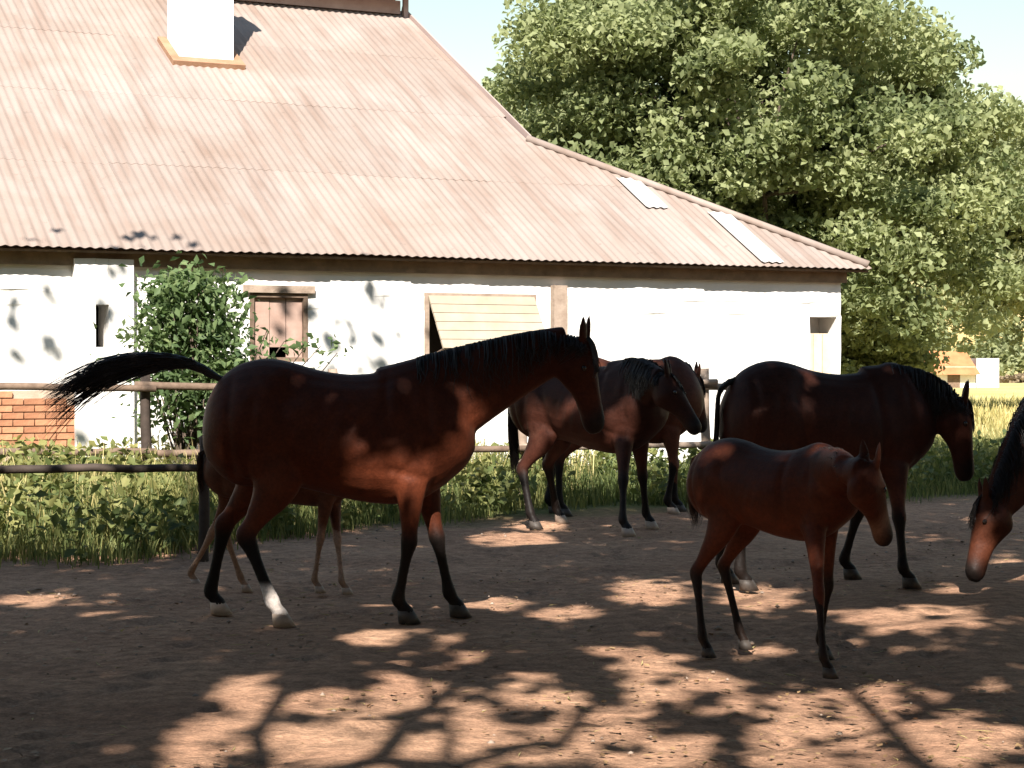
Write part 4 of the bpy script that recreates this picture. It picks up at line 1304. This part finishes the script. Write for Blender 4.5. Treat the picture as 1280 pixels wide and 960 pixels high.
# mare at the right with lowered head
make_horse('mare', 'dark brown mare on the right standing with her head lowered behind the front foal', 'horse', (2.14, 12.72), 14,
           W(1207, 500, 12.80), W(1217, 598, 12.75), {'FR': G(1137, 736), 'FL': (2.40, 13.05), 'HR': (1.58, 12.40), 'HL': (1.50, 12.80)}, H=1.56, kx=.90, coat=(.050, .016, .010), seed=13, face=(1, -.15, 0))
# foal in front
make_horse('foal', 'reddish brown foal in the foreground stepping forward with its head held low', 'foal', (1.34, 9.65), -47,
           W(1090, 578, 8.92), W(1108, 650, 9.02), {'FR': G(1036, 848), 'FL': (1.62, 9.52), 'HR': G(884, 822), 'HL': G(930, 812)}, True, 1.14, .60, coat=(.070, .018, .008), fat=1.15, seed=17, legtop=.70, legcol=(.018, .010, .007), face=(.8, .5, 0), mealy=.5, taillen=.6)
# grazing horse cut by the right edge of the frame
make_horse('horse', 'brown horse cut by the right edge, grazing with its muzzle on the ground', 'horse', (4.29, 12.45), 178,
           W(1229, 622, 12.2), W(1203, 742, 12.1), {'FR': (3.75, 12.6), 'FL': (3.95, 12.30), 'HR': (4.98, 12.6), 'HL': (4.88, 12.32)}, H=1.55, kx=.92, coat=(.070, .021, .010), seed=19, face=(-1, 0, 0), mane_side=1)

# ------------------------------------------------------------------ small things lying in the yard
def make_litter():
    r = np.random.default_rng(31)
    n = 3800
    y = r.uniform(6.5, 19, n); x = r.uniform(-.32, .32, n) * y
    me = leaf_mesh('leaf_litter', np.stack([x, y, np.full(n, .012)], -1), .045, r.uniform(0, 1, n), r=r, upbias=4, droop=0)
    co = np.empty(len(me.vertices) * 3, np.float32); me.vertices.foreach_get('co', co); co = co.reshape(-1, 3); co[:, 2] = .008 + (co[:, 2] - .012) * .25
    me.vertices.foreach_set('co', co.ravel())
    tag(link('leaf_litter', me, M['litter']), 'dry fallen leaves strewn over the dirt yard', 'leaves', kind='stuff')
    n = 700; y = r.uniform(6.5, 19, n); x = r.uniform(-.32, .32, n) * y
    me = leaf_mesh('straw', np.stack([x, y, np.full(n, .01)], -1), .11, r.uniform(.2, 1, n), r=r, upbias=4, droop=0, aspect=.05)
    co = np.empty(len(me.vertices) * 3, np.float32); me.vertices.foreach_get('co', co); co = co.reshape(-1, 3); co[:, 2] = .007 + (co[:, 2] - .01) * .12
    me.vertices.foreach_set('co', co.ravel())
    tag(link('straw', me, M['drygrass']), 'wisps of straw trodden into the dirt yard', 'straw', kind='stuff')
    n = 420
    V = []; Fs = []
    ico = [(0, 0, 1), (.9, 0, .3), (.28, .86, .3), (-.72, .53, .3), (-.72, -.53, .3), (.28, -.86, .3), (0, 0, -.4)]
    fc = [(0, 1, 2), (0, 2, 3), (0, 3, 4), (0, 4, 5), (0, 5, 1), (6, 2, 1), (6, 3, 2), (6, 4, 3), (6, 5, 4), (6, 1, 5)]
    for k in range(n):
        yy = r.uniform(6.5, 19); xx = r.uniform(-.32, .32) * yy; s = abs(r.normal(0, .010)) + .005; a = r.uniform(0, 6.28); q = r.uniform(.7, 1.3, 3)
        for v in ico:
            v = np.array(v) * q * s * (1 + r.normal(0, .1)); V.append((xx + v[0] * math.cos(a) - v[1] * math.sin(a), yy + v[0] * math.sin(a) + v[1] * math.cos(a), v[2] * .7 + .002))
        Fs += [tuple(i + k * 7 for i in f) for f in fc]
    me = npmesh('pebbles', np.array(V), np.array(Fs))
    tag(link('pebbles', me, M['stone'], None, True), 'small loose stones scattered over the dirt yard', 'pebbles', kind='stuff')
make_litter()
